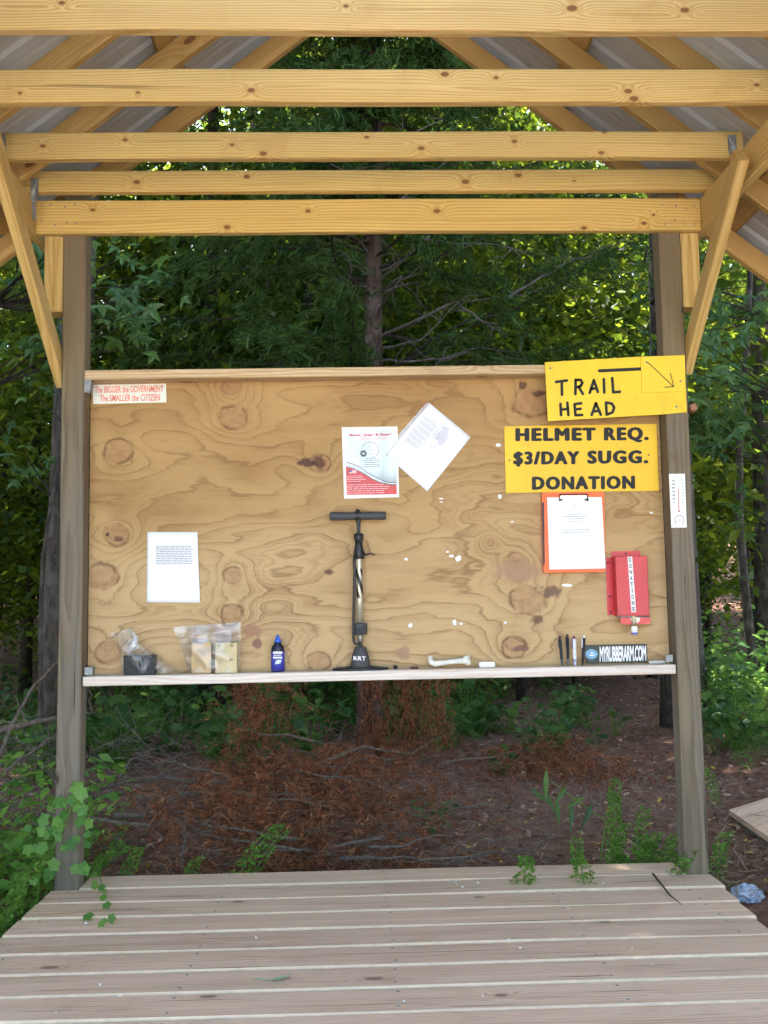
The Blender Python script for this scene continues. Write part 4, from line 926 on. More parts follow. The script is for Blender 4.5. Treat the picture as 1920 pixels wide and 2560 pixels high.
# scraps of torn paper left under staples
scraps = [(Z7,(1030,1155),(1060,1170)),(Z7,(1050,1182),(1095,1206)),(Z7,(1098,1183),(1152,1240)),(Z7,(725,1203),(762,1230)),(Z7,(752,1680),(796,1720)),(Z7,(1075,1650),(1115,1700)),(Z7,(1126,1674),(1162,1697)),(Z7,(978,770),(1020,782)),(Z7,(985,795),(1016,805)),(Z7,(1390,368),(1440,405)),(Z7,(1408,740),(1442,780)),(Z1,(578,740),(670,765)),(Z1,(168,1008),(196,1030)),(Z1,(215,290),(243,304)),(Z1,(1210,226),(1240,244))]
for Zf, a, b2 in scraps:
    x0, y0 = a; x1, y1 = b2; k = 9; ring = []
    for i in range(k):
        an = 2*math.pi*i/k; rr = random.uniform(.62, 1.0); ring.append((x0+(x1-x0)*(.5+.5*rr*math.cos(an)), y0+(y1-y0)*(.5+.5*rr*math.sin(an))))
    pts = [at(*Zf(*q_), FP-.001-.004*random.random()) for q_ in ring]; mb = MB(); c_ = at(*Zf((x0+x1)/2, (y0+y1)/2), FP-.001)
    mb.add([c_]+pts, [(0, i+1, (i+1) % k+1) for i in range(k)])
    tag(mb.build('paper_scrap', MT['paper']), 'small torn white paper scrap stapled to the plywood', 'paper scrap', 'paper scraps on the plywood')
# litter on the deck
p = atz(700, 2447, .003)
mb = MB(); mb.add([p+Vector(q_) for q_ in ((-.030,-.012,.002),(-.012,-.020,.004),(.018,-.008,.005),(.036,.012,.012),(.012,.012,.003),(-.014,.004,.002))]+[p+Vector((0,-.004,.0))], [(i, (i+1) % 6, 6) for i in range(6)])
mb.tube([p+Vector((-.03,-.01,.002)), p+Vector((-.06,-.002,.002)), p+Vector((-.075,.006,.001))], .0012, 5)
tag(mb.build('fallen_leaf', leaf_mat('pale_green_leaf', [(.2,(.25,.42,.27)),(.8,(.36,.52,.36))], .2)), 'single pale green leaf lying on the deck planks', 'leaf')
mb = MB(); pts = [atz(a, b2, .006) for a, b2 in ((1632,2188),(1655,2215),(1675,2238),(1705,2262))]; mb.tube([pts[0]+Vector((0,0,.006)), pts[1]+Vector((0,0,.004)), pts[2], pts[3]], [.004,.0035,.0026,.001], 6)
tag(mb.build('twig', MT['bark_d']), 'dark bent twig lying across the deck by the post', 'twig')
mb = MB()
for (a, b2) in [(1141,2213),(1156,2218),(1508,2208),(1195,2208),(1272,2348),(1300,2370),(1206,2484),(1242,2182),(1420,2272),(1580,2372),(140,2530),(215,2308),(250,2462),(300,2490),(885,2205),(640,2345),(1208,2490),(1010,2503),(1630,2412)]:
    c_ = atz(a, b2, .001); s_ = random.uniform(.003, .0055); mb.box(c_+Vector((0,0,s_*.3)), (s_*1.6, s_, s_*.6), rot=Matrix.Rotation(random.random()*3, 3, 'Z'))
tag(mb.build('crumbs', MT['white']), 'pale crumbs and specks scattered over the deck', 'crumbs', kind='stuff')
c_ = atz(1134, 2206, .006); mb = MB(); mb.tube([c_+Vector((-.014,0,0)), c_+Vector((.016,-.012,0))], .0042, 8); tag(mb.build('cigarette_butt', simple('stained_paper', (.42,.36,.3), .8, .6, 150), None, True), 'grubby cigarette butt on the rear deck planks', 'cigarette butt')
o_ = bmesh.new(); bmesh.ops.create_icosphere(o_, subdivisions=3, radius=1); bp_ = atz(1870, 2250, gz(1.5,.2)+.01)
for v_ in o_.verts:
    c_ = v_.co.copy(); k_ = 1+.45*mnoise.noise(c_*2.3)+.25*mnoise.noise(c_*5.5); v_.co = Vector((c_.x*.062*k_, c_.y*.05*k_, max(-.004, c_.z*.042*k_+.018)))
me = bpy.data.meshes.new('plastic_bag'); o_.to_mesh(me); o_.free()
def bluebag():
    m, t = nodes('blue_grey_film'); g = NT(t); n = g.noise(g.coords(), 40, 4, .6); c = g.ramp(n, [(.35, (.16,.21,.30)), (.6, (.45,.52,.62))]); g.out(c, .22, n, 1.0, .01, 0, .6); return m
tag(link('plastic_bag', me, None, bluebag(), False, Matrix.Translation((bp_.x, bp_.y, gz(bp_.x, bp_.y)+.004))), 'crumpled blue-grey plastic bag on dirt beside the deck', 'plastic bag')
# small plank ramp right of the post
rp = empty('plank_ramp', (2.3, 1.6, gz(2.3,1.6)), 'short boardwalk of pale planks on the dirt path', 'boardwalk')
zr = -.085; A_ = atz(1822, 2030, zr); U_ = (atz(1920, 1999, zr)-A_).normalized(); W_ = (atz(1920, 2098, zr)-A_).normalized()
rp.location = (A_.x+.5, A_.y, gz(A_.x+.5, A_.y)); yl = Vector((0,0,1)).cross(U_); sn = W_.dot(yl); cs = W_.dot(U_)
for k in range(6):
    o_ = A_+W_*((.073+.150*k)/abs(sn)); pk_ = piece('plank', o_, o_+U_*1.4, .142, .028, MT['deck'], rp, warp=.004)
    for v_ in pk_.data.vertices: v_.co.x += v_.co.y*cs/sn
for f in (.08, 1.2): piece('joist', A_+U_*f+Vector((0,0,-.06)), A_+U_*f+W_*1.08+Vector((0,0,-.06)), .05, .09, MT['post'], rp)

# ------------------------------------------------------------------ vegetation builders
def crown_mesh(name, n_clump, per, rx, rz, leaf, mat, seed, hollow=.35):
    """leaf clumps through an ellipsoid centred on the origin, uneven and gappy"""
    r_ = np.random.default_rng(seed); d = r_.normal(size=(n_clump, 3)); d /= np.linalg.norm(d, axis=1)[:, None]
    rad = (hollow**3+(1-hollow**3)*r_.random(n_clump))**(1/3); rad *= .8+.45*r_.random(n_clump)
    cc = d*rad[:, None]*np.array([rx, rx, rz]); sg = (.10+.14*r_.random(n_clump))*rx
    C = np.repeat(cc, per, 0)+r_.normal(size=(n_clump*per, 3))*np.repeat(sg, per)[:, None]*np.array([1.2, 1.2, .55])
    return quads_mesh(name, C, rand_bases(len(C), .45), leaf*(.6+.8*r_.random(len(C))), LEAF, LEAFF, [mat])
def limb_points(p0, p1, k=7, wob=.08, seed=0, sag=0.0):
    p0, p1 = Vector(p0), Vector(p1); L = (p1-p0).length; pts = []
    for i in range(k+1):
        t_ = i/k; p = p0.lerp(p1, t_); w_ = wob*L*math.sin(math.pi*min(1, t_*1.0+.0))
        p += Vector((mnoise.noise((seed, t_*2.2, 0)), mnoise.noise((seed, t_*2.2, 9)), mnoise.noise((seed, t_*2.2, 18))))*w_; p.z -= sag*L*t_*t_; pts.append(p)
    return pts
def trunk_mesh(name, h, r, lean, seed, mat, limbs=6, limb0=.45):
    mb = MB(); pts = limb_points((0,0,-.25), (lean[0], lean[1], h), 12, .025, seed)
    mb.tube(pts, [r*(1.25 if i == 0 else 1)*(1-.78*i/12) for i in range(13)], 10)
    q = random.Random(seed)
    for k in range(limbs):
        t_ = limb0+(1-limb0)*k/limbs; s_ = t_*12; i = min(int(s_), 11); p = pts[i].lerp(pts[i+1], s_-i); a = q.uniform(0, 6.28); L = h*q.uniform(.14, .26)
        mb.tube(limb_points(p, p+Vector((math.cos(a)*L, math.sin(a)*L, L*q.uniform(.3, .9))), 5, .12, seed+k), [r*.38*(1-t_*.5)*(1-.17*j) for j in range(6)], 6)
    return mb.mesh(name, [mat])
# prototype crowns and trunks
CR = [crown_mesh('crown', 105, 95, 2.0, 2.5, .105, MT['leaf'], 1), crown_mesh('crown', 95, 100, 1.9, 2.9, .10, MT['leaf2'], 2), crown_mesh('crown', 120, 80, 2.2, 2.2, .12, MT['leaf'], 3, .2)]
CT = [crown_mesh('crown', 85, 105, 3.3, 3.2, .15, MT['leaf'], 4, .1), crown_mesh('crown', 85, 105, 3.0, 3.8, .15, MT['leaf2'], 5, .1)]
def tree(name, x, y, h, r, lean, seed, bark, crown, csc, cz_, label, group=None, limbs=6, limb0=.45, cat='tree'):
    z = gz(x, y); t_ = empty(name, (x, y, z), label, cat, group)
    link('trunk', trunk_mesh('trunk', h, r, lean, seed, bark, limbs, limb0), t_, None, True, Matrix.Translation((x, y, z)))
    mt = Matrix.Translation((x+lean[0]*cz_/h, y+lean[1]*cz_/h, z+cz_)) @ Matrix.Rotation(seed*1.7, 4, 'Z') @ Matrix.Scale(csc, 4)
    link('crown', crown, t_, matrix=mt); return t_
# trunks one can tell apart in the photograph
def col_tree(px0, py0, px1, py1, Y, r, bark, label, h=11, crown=0, seed=1, csc=.68):
    a, b = at(px0, py0, Y), at(px1, py1, Y); k = (b.x-a.x)/(b.z-a.z); zb = gz(a.x, Y); x0 = a.x-k*(a.z-zb)
    return tree('forest_tree', x0, Y, h, r, (k*h, .3), seed, bark, CT[crown % 2], csc, h*.93, label, None, 7, .55)
col_tree(668, 900, 664, 600, 9.0, .075, MT['bark_pale'], 'slender pale barked tree glimpsed above the notice board', 12, 0, 11)
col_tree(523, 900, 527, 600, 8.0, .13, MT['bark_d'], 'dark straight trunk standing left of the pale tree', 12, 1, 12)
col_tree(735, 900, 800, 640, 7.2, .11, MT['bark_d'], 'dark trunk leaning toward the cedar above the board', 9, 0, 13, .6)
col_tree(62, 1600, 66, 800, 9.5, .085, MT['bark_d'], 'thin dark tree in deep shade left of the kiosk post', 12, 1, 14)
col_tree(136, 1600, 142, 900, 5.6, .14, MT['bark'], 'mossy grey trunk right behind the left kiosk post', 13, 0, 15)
col_tree(1884, 1500, 1876, 1000, 6.2, .055, MT['bark'], 'thin grey sapling trunk right of the kiosk', 8, 1, 16, .5)
col_tree(1918, 1500, 1908, 700, 8.0, .17, MT['bark'], 'thick scaly pine trunk behind the thin sapling', 13, 0, 17)
col_tree(1758, 1400, 1762, 1000, 13.0, .10, MT['bark_d'], 'dark trunk deep in the woods past the thermometer', 13, 1, 18)
col_tree(905, 700, 900, 400, 14.0, .13, MT['bark'], 'grey trunk far behind the cedar', 14, 0, 19)
col_tree(350, 880, 352, 620, 12.0, .09, MT['bark_d'], 'dim trunk far behind the drooping sweetgum leaves', 13, 1, 20)
col_tree(1180, 700, 1190, 500, 12.5, .10, MT['bark_d'], 'dim trunk behind the cedar boughs right of the cedar', 13, 0, 21)
# understory and canopy trees: alike, only their place tells them apart
protoU = []
for k in range(3):
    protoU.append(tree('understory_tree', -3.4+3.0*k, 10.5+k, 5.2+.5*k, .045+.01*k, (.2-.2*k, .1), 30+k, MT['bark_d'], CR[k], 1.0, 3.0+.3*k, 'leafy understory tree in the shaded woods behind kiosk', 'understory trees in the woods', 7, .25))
spots = []
q = random.Random(5)
for Y in (7.6, 9.2, 11, 13, 15.5, 18, 21, 24.5):
    half = (Y+4.05)*.40+1.6; n = int(half*2/2.7)
    for i in range(n):
        x = -half+(i+.5)*2*half/n+q.uniform(-.7, .7); y = Y+q.uniform(-.8, .8)
        if Y < 9 and -.8 < x < 1.9: continue
        if 1.6 < x-.25*(y-2) < 3.4 and y < 11: continue          # the path stays open
        spots.append((x, y, q))
nsp = len(spots); spots += [(x, y, q) for x, y in ((2.0,12.2),(3.5,13.6),(1.0,16.5),(5.0,15.2),(2.9,18.6),(-1.4,15.5),(-4.2,16.5),(.6,11.5),(6.4,18),(4.2,10.4))]
for i, (x, y, _) in enumerate(spots):
    o = copy_tree(protoU[i % 3]); s_ = q.uniform(.75, 1.25) if i < nsp else q.uniform(1.45, 1.8); o.location = (x, y, gz(x, y)); o.rotation_euler = (0, 0, q.uniform(0, 6.28)); o.scale = (s_, s_, s_*q.uniform(.9, 1.25))
tall = []
q = random.Random(8)
pt_ = tree('canopy_tree', -5.5, 6.5, 12.5, .17, (.3, -.2), 50, MT['bark'], CT[0], 1.15, 11.0, 'tall canopy tree in the woods, the nearest added for shade', 'tall canopy trees', 8, .55)
SHADE_CR = crown_mesh('crown', 190, 110, 3.3, 3.0, .16, MT['leaf2'], 6, .0)  # extra dense crown, added overhead to keep sun patches off the deck
for (x, y) in [(-7,13),(8.5,17),(-10,19),(0.5,24),(13,22),(-14,26),(10,32),(2.85,5.0),(-2.55,4.5),(7.2,3.6),(-6.2,3.0),(-8.5,7.5)]:  # the two trees behind the posts are added to shade the deck
    o = copy_tree(pt_); s_ = q.uniform(.8, 1.2) if abs(x) > 3 else 1.12; o.location = (x, y, gz(x, y)); o.rotation_euler = (0, 0, q.uniform(0, 6.28)); o.scale = (s_, s_, s_)
    if abs(x) < 3:
        for ch in o.children:
            if ch.name.startswith('crown'): ch.data = SHADE_CR
q = random.Random(77)
for sx in (-1, 1):  # flanking trees out of view, added to cut sky light from the sides
    for k in range(9):
        x = sx*(4.6+(k % 3)*1.7+q.random()); y = 2.6-1.15*k+q.uniform(-.4, .4); o = copy_tree(protoU[k % 3]); s_ = q.uniform(1.0, 1.3); o.location = (x, y, gz(x, y)); o.rotation_euler = (0, 0, q.uniform(0, 6.28)); o.scale = (s_, s_, s_*1.2)
        tag(o, 'leafy tree added beside the kiosk to block side sky light', 'tree', 'trees added to block side light')
# far woods as one mass
N = 120000
X_ = rng.uniform(-30, 30, N); Y_ = rng.uniform(28, 46, N); Z_ = rng.uniform(0, 1, N)**.9*25
cl = np.array([mnoise.noise((a*.35, b*.2, c*.35)) for a, b, c in zip(X_, Y_, Z_)]); keep = cl > -.25
C = np.stack([X_, Y_, Z_+1.0], 1)[keep]
fw = quads_mesh('far_woods', C, rand_bases(len(C), .3), .30*(.6+.9*rng.random(len(C))), LEAF, LEAFF, [MT['leaf']])
tag(link('far_woods', fw), 'dense sunlit woods far behind the kiosk', 'woods', kind='stuff')

# ---- cedar
NEED = [(-.06,-.5,0),(.06,-.5,0),(.05,.5,0),(-.05,.5,0)]
def sprays(starts, dirs, lens, per_twig, need, droop=.5, seed=1, spread=.55):
    """needle-clad twigs: starts (N,3), dirs (N,3) -> needle centres and bases"""
    r_ = np.random.default_rng(seed); N = len(starts); t_ = r_.random((N, per_twig)); 
    P = starts[:, None, :]+dirs[:, None, :]*(t_*lens[:, None])[..., None]; P[..., 2] -= droop*(t_*lens[:, None])**2/lens[:, None].clip(.01)
    D = dirs[:, None, :]+r_.normal(size=(N, per_twig, 3))*spread; D[..., 2] -= droop*.6; D /= np.linalg.norm(D, axis=2)[..., None]
    P = (P+r_.normal(size=P.shape)*.012).reshape(-1, 3); D = D.reshape(-1, 3)
    A = r_.normal(size=D.shape); A -= D*(A*D).sum(1)[:, None]; A /= np.linalg.norm(A, axis=1)[:, None]
    return P, np.stack([A, D, np.cross(A, D)], 1), need*(.6+.8*r_.random(len(P)))
CY = 3.9; cb0 = at(925, 1760, CY); ct0 = at(936, 640, CY); cxk = (ct0.x-cb0.x)/(ct0.z-cb0.z); czb = gz(cb0.x, CY); cx0 = cb0.x-cxk*(cb0.z-czb)
cedar = empty('cedar_tree', (cx0, CY, czb), 'cedar tree with reddish trunk and bare lower branches behind the board', 'tree')
mb = MB(); tp_ = [Vector((cx0+cxk*z_+.03*mnoise.noise((z_*.6, 0, 4)), CY+.02*mnoise.noise((z_*.6, 5, 4)), czb+z_)) for z_ in np.linspace(-.2, 9.5, 24)]
mb.tube(tp_, [.100*(1.2-.2*min(1, i/3))*(1-.035*i) for i in range(24)], 14)
for i, v_ in enumerate(mb.v):
    v_ = Vector(v_); n_ = mnoise.noise((v_.x*14, v_.y*14, v_.z*2.2)); mb.v[i] = tuple(v_+Vector((v_.x-cx0, v_.y-CY, 0)).normalized()*n_*.012)
mb.build('trunk', MT['bark_cedar'], cedar, True)
def ctrunk(z): 
    f = max(0, min(22.99, (z-czb+.2)/9.7*23)); i = int(f); return tp_[i].lerp(tp_[i+1], f-i)
# bare branches as the photograph shows them
bare = [[(950,680),(1005,650),(1060,600),(1130,560)],[(950,700),(1000,660),(1040,610),(1068,560)],[(955,840),(1040,800),(1140,755),(1270,745),(1390,712),(1490,722)],[(950,900),(1020,905),(1110,895),(1170,885)],[(920,690),(880,660),(830,600),(800,570)],[(920,770),(870,715),(820,690),(790,600)],[(925,650),(900,600),(850,580),(780,590)],[(945,780),(985,720),(1005,690)],[(1270,745),(1350,690),(1440,650),(1530,640)],[(1060,600),(1150,610),(1260,610),(1330,640)],[(945,560),(1000,500),(1080,430),(1180,350)],[(930,500),(870,430),(800,400)],[(960,730),(1080,690),(1170,690)],[(1140,755),(1200,800),(1250,830)],[(955,870),(1050,850),(1120,780)],[(1110,895),(1200,870),(1300,880)],[(950,400),(1040,330),(1150,280)],[(915,880),(890,890),(868,875)]]
q = random.Random(3)
for k, pl in enumerate(bare):
    Yb = CY-.1-q.random()*.9; pts = []
    for i, (a, b2) in enumerate(pl): pts.append(at(a, b2, CY-.05 if i == 0 and k not in (8,9,13,15) else Yb+(.05*i)))
    fine = []
    for a, b2 in zip(pts[:-1], pts[1:]):
        for j in range(3): fine.append(a.lerp(b2, j/3)+Vector((q.uniform(-1,1), q.uniform(-1,1), q.uniform(-1,1)))*.010)
    fine.append(pts[-1]); n_ = len(fine); r0 = .011 if k not in (2, 17) else .015
    mb = MB(); mb.tube(fine, [r0*(1-.8*i/(n_-1)) for i in range(n_)], 6)
    for j in range(5):
        i = q.randrange(2, n_); p = fine[i]; e_ = p+Vector((q.uniform(-.3,.5), q.uniform(-.3,.3), q.uniform(-.25,.35))); mb.tube(limb_points(p, e_, 5, .2, k*9+j), [.005,.0045,.004,.003,.002,.001], 4)
    mb.build('dead_branch', MT['deadwood'], cedar)
S_, D_, L_ = [], [], []; bm_ = MB(); q = random.Random(6)
for k in range(215):  # highest boughs, out of view, are added to shade the deck
    z_ = (2.3+2.2*q.random() if k < 36 else 4.5+4.7*q.random()) if k < 95 else (q.uniform(4.3, 6.2) if k < 115 else q.uniform(6.1, 9.4)); p = ctrunk(czb+z_); a = q.uniform(0, 6.28) if not 95 <= k < 115 else q.uniform(3.6, 5.8); Lb = q.uniform(1.2, 2.9)*((1-.06*max(0, z_-3)) if k < 95 else .32 if k < 115 else 1)*(.62 if 36 <= k < 95 and z_ < 6.2 else 1); e_ = p+Vector((math.cos(a)*Lb, math.sin(a)*Lb*.8, q.uniform(-.15, .5)*Lb))
    pts = limb_points(p, e_, 7, .10, k+70, .10); bm_.tube(pts, [.014*(1-.12*i) for i in range(8)], 5)
    for j in range(34):
        t_ = q.uniform(.22, 1)*7; i = min(6, int(t_)); b2 = pts[i].lerp(pts[i+1], t_-i); d = (pts[i+1]-pts[i]).normalized()+Vector((q.uniform(-1,1), q.uniform(-1,1), q.uniform(-.9,.4)))*.9; d.normalize()
        S_.append(b2); D_.append(d); L_.append(q.uniform(.18, .42))
C, B, Zs = sprays(np.array(S_), np.array(D_), np.array(L_), 24, .075, .5, 2)
link('crown', quads_mesh('crown', C, B, Zs, NEED, LEAFF, [MT['cedar']]), cedar); bm_.build('bough', MT['bark_d'], cedar)

# ---- sweetgum saplings with leaves one can pick out
star_me = bpy.data.meshes.new('leaf'); star_me.from_pydata(STARV, [], STARF); star_me.update(); star_me.materials.append(MT['gum'])
def leaf_matrix(p, size, q, face=(0,-.55,.75), jit=.55):
    n = Vector(face)+Vector((q.gauss(0,1), q.gauss(0,1), q.gauss(0,1)))*jit; n.normalize(); dn = Vector((q.uniform(-.8,.8), q.uniform(-.5,.2), -1)); y = (dn-n*dn.dot(n)).normalized(); x = y.cross(n)
    m_ = Matrix((x*size, y*size, n*size)).transposed().to_4x4(); m_.translation = p; return m_
def gum(name, base, top, label, regions, size, seed, sway=0.0, leafmesh=star_me):
    """regions: (px0, px1, py0, py1, Y0, Y1, count): leaf sprays on twigs"""
    q = random.Random(seed); base = Vector(base); t_ = empty(name, base, label, 'sapling')
    mb = MB(); st_ = limb_points(base, top, 8, .05, seed); mb.tube(st_, [.022*(1-.1*i) for i in range(9)], 7); tw = MB(); nl = 0
    for (x0, x1, y0, y1, Y0, Y1, n) in regions:
        k = 0
        while k < n:
            c_ = at(q.uniform(x0, x1), q.uniform(y0, y1), q.uniform(Y0, Y1)); s0 = min(st_, key=lambda s: (s-c_).length+abs(s.z-c_.z+.3)*.5)
            d_ = (c_-s0); tip = c_+d_.normalized()*.12; tw.tube(limb_points(s0, tip, 5, .08, seed+k, .03), [.007,.006,.005,.004,.003,.0015], 5)
            for j in range(q.randint(4, 7)):
                p = c_.lerp(tip, q.uniform(-.8, 1))+Vector((q.gauss(0,.07), q.gauss(0,.06), q.gauss(0,.06)))
                o = bpy.data.objects.new('leaf', leafmesh); col.objects.link(o); o.matrix_basis = leaf_matrix(p, size*q.uniform(.7, 1.2), q); o.parent = t_; o.matrix_parent_inverse = Matrix.Translation(-base); k += 1; nl += 1
    mb.build('stem', MT['bark'], t_, True); tw.build('twigs', MT['bark_d'], t_)
    return t_
gum('sweetgum_sapling', (-2.25, 1.3, gz(-2.25,1.3)), (-1.95, 1.2, 3.6), 'sweetgum sapling with star shaped leaves left of the kiosk post', [(-60,150,560,820,.7,1.3,38),(0,120,820,960,.8,1.4,16),(225,430,690,860,1.1,1.7,30),(190,250,620,720,1.2,1.7,8)], .155, 61)
gum('sweetgum_sapling', (2.75, 2.3, gz(2.75,2.3)), (2.55, 2.0, 3.9), 'tall sweetgum sapling with star shaped leaves right of the kiosk', [(1720,1940,640,820,1.5,2.6,45),(1690,1930,820,1010,1.2,2.4,60),(1700,1930,1010,1110,1.3,2.4,36),(1740,1930,1110,1300,1.9,2.8,24)], .140, 62)
gum('sweetgum_sapling', (2.7, 4.6, gz(2.7,4.6)), (2.5, 4.4, 4.2), 'second sweetgum sapling half hidden behind the right post', [(1690,1930,600,1000,3.6,5.0,60),(1560,1700,640,900,4.4,5.4,40)], .135, 63)
gum('sweetgum_sapling', (-2.4, 3.4, gz(-2.4,3.4)), (-2.3, 3.3, 4.0), 'shaded sweetgum sapling behind the left kiosk post', [(0,420,560,900,3.0,4.2,70),(0,150,900,1250,3.0,4.4,20)], .135, 64)

# ---- low plants
def lobed(n=5):
    vs = [(0,0,0)]; k = 10
    for i in range(k):
        a = 2*math.pi*i/k; r_ = .5*(1 if i % 2 == 0 else .72); vs.append((math.sin(a)*r_*.85, math.cos(a)*r_+.25, -.05 if i % 2 == 0 else .0))
    return vs, [(0, i+1, (i+1) % k+1) for i in range(k)]
LOBV, LOBF = lobed()
def seedling_mesh(seed, n, h, leaf):
    r_ = np.random.default_rng(seed); a = r_.uniform(0, 6.28, n); hh = h*(.25+.75*r_.random(n)); rr = h*(.15+.5*r_.random(n))
    C = np.stack([np.cos(a)*rr, np.sin(a)*rr, hh], 1); return quads_mesh('foliage', C, rand_bases(n, .9), leaf*(.6+.7*r_.random(n)), LOBV, LOBF, [MT['gum_i']]), C
def seedling(loc, seed, n, h, leaf, label, group):
    me, C = seedling_mesh(seed, n, h, leaf); t_ = empty('seedling', loc, label, 'plant', group); link('foliage', me, t_, matrix=Matrix.Translation(loc)); mb = MB()
    for c_ in C: mb.tube(limb_points((0,0,-.03), c_, 4, .1, seed), [.003,.0025,.002,.0015,.001], 4)
    link('stem', mb.mesh('stem', [MT['weed']]), t_, matrix=Matrix.Translation(loc)); return t_
L0 = 'low green broad leaved seedling on the shaded forest floor'; G0 = 'seedlings on the forest floor'
protoS = [seedling(Vector((-.9, 3.2, gz(-.9,3.2))), 1, 26, .38, .10, L0, G0), seedling(Vector((-.5, 4.2, gz(-.5,4.2))), 2, 34, .55, .11, L0, G0), seedling(Vector((1.3, 5.2, gz(1.3,5.2))), 3, 18, .28, .09, L0, G0)]
q = random.Random(12); pl_ = []
for (x0, x1, y0, y1, n) in [(480,790,1790,1900,9),(400,560,1760,1850,4),(1080,1260,1830,1930,6),(1370,1540,1790,1870,7),(1330,1420,1870,1910,3),(1760,1930,1740,1900,16),(1720,1790,1700,1760,5),(220,480,1770,1930,14),(0,140,1800,1960,8),(560,760,1880,1960,5),(880,1150,1790,1900,8),(980,1080,1780,1850,4),(1000,1380,1725,1775,8),(230,900,1725,1775,12)]:
    for k in range(n): pl_.append(atz(q.uniform(x0, x1), q.uniform(y0, y1), -.12))
pl_ += [atz(1080, 2070, -.14), atz(1130, 2030, -.14)]
for i, p in enumerate(pl_):
    o = copy_tree(protoS[i % 3]); s_ = q.uniform(.6, 1.25) if i < len(pl_)-2 else .35; o.location = (p.x, p.y, gz(p.x, p.y)); o.rotation_euler = (0, 0, q.uniform(0, 6.28)); o.scale = (s_, s_, s_)
# undergrowth bank at the right of the path and deep shade thicket
def thicket(name, boxes, leaf, mats, label, tmpl=(LOBV, LOBF)):
    Cs = []
    for (x0, x1, y0, y1, h, n) in boxes:
        xx, yy = rng.uniform(x0, x1, n), rng.uniform(y0, y1, n); hh = h*rng.random(n)**1.4*(.35+.9*np.array([max(0, .5+mnoise.noise((a*1.6, b2*1.6, 1))) for a, b2 in zip(xx, yy)]))
        ok = ~((np.abs(xx-(1.95+(yy-3.5)*.29)) < .75) & (yy < 14)); xx, yy, hh = xx[ok], yy[ok], hh[ok]
        Cs.append(np.stack([xx, yy, np.array([gz(a, b2) for a, b2 in zip(xx, yy)])+hh], 1))
    C = np.concatenate(Cs); me = quads_mesh(name, C, rand_bases(len(C), .8), leaf*(.5+.9*rng.random(len(C))), tmpl[0], tmpl[1], mats)
    return tag(link(name, me), label, 'undergrowth', kind='stuff')
thicket('undergrowth', [(3.0,5.6,3.3,6.5,.45,2600),(3.6,8.5,6,11,.8,3000)], .085, [MT['weed']], 'bank of green undergrowth right of the dirt path')
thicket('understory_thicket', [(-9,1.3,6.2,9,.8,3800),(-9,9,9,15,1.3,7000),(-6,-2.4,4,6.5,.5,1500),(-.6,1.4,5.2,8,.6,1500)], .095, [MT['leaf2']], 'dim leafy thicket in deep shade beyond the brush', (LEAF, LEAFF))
thicket('grass_tufts', [(2.35,3.6,3.0,4.2,.12,2500)], .07, [MT['weed']], 'fine grass along the edge of the dirt path', ([(-.05,-.5,0),(.05,-.5,0),(0,.6,.1)], [(0,1,2)]))

# ---- feathery weeds along the deck
def weed_mesh(seed, h, n, bend):
    r_ = np.random.default_rng(seed); t_ = r_.random(n)**.8; a = r_.uniform(0, 6.28, n); rr = .018+.032*(1-t_)*r_.random(n)+.008*r_.random(n)
    C = np.stack([np.cos(a)*rr+bend*t_*t_*h, np.sin(a)*rr, h*(.03+.97*t_)-abs(bend)*.35*h*t_*t_], 1)
    return quads_mesh('foliage', C, rand_bases(n, .7), .019*(.7+.6*r_.random(n)), LEAF, LEAFF, [MT['weed']]), [Vector((bend*f*f*h, 0, h*f-abs(bend)*.35*h*f*f)) for f in np.linspace(0, 1, 7)]
def weed(p, h, seed, bend, rz, label, group, n=240):
    me, st_ = weed_mesh(seed, h, n, bend); t_ = empty('feathery_weed', p, label, 'weed', group); Mx = Matrix.Translation(p) @ Matrix.Rotation(rz, 4, 'Z')
    link('foliage', me, t_, matrix=Mx); mb = MB(); mb.tube(st_, [.0028,.0026,.0024,.002,.0016,.0012,.0008], 5); link('stem', mb.mesh('stem', [MT['weed']]), t_, matrix=Mx); return t_
LW = 'feathery green weed shoot growing up behind the deck edge'; GW = 'feathery weeds along the rear deck edge'
# (px, tip py, base Y, bend, rot)
for i, (px, py, Y, bend, rz) in enumerate([(1540,1945,.32,.05,0),(1528,1980,.36,-.1,1),(1612,2015,.30,.1,0),(1570,2055,.27,.3,.3),(1605,2080,.26,-.3,0),(1650,2075,.26,.35,.2),(1690,2080,.25,.3,0),(1640,2110,.25,.5,.5),(1585,2110,.25,-.5,.2),(1540,2120,.25,-.4,-.3),(1672,2120,.24,-.2,.6),(1443,2095,.25,.05,1.2),(1310,2140,.24,-.05,.5),(1560,2140,.24,.2,2),(1740,2115,-.02,.4,.3),(215,2080,.26,.1,0),(245,2060,.27,.6,.2),(330,2100,.30,.7,.2),(355,2110,.30,.3,-.2),(290,2100,.28,.5,.6),(720,2060,.30,.45,.2),(700,2050,.32,.5,.3),(500,2135,.28,.3,0)]):
    p = at(px, py, Y); zb = gz(p.x, Y) if not (abs(p.x) < 1.2 and Y < .2) else 0; h = (p.z-zb)*(1.0+.25*abs(bend)); x_ = p.x-bend*h*math.cos(rz)
    weed(Vector((x_, Y-bend*h*math.sin(rz)*.3, zb)), max(.12, h), 100+i, bend, rz, LW, GW, int(150+h*420))
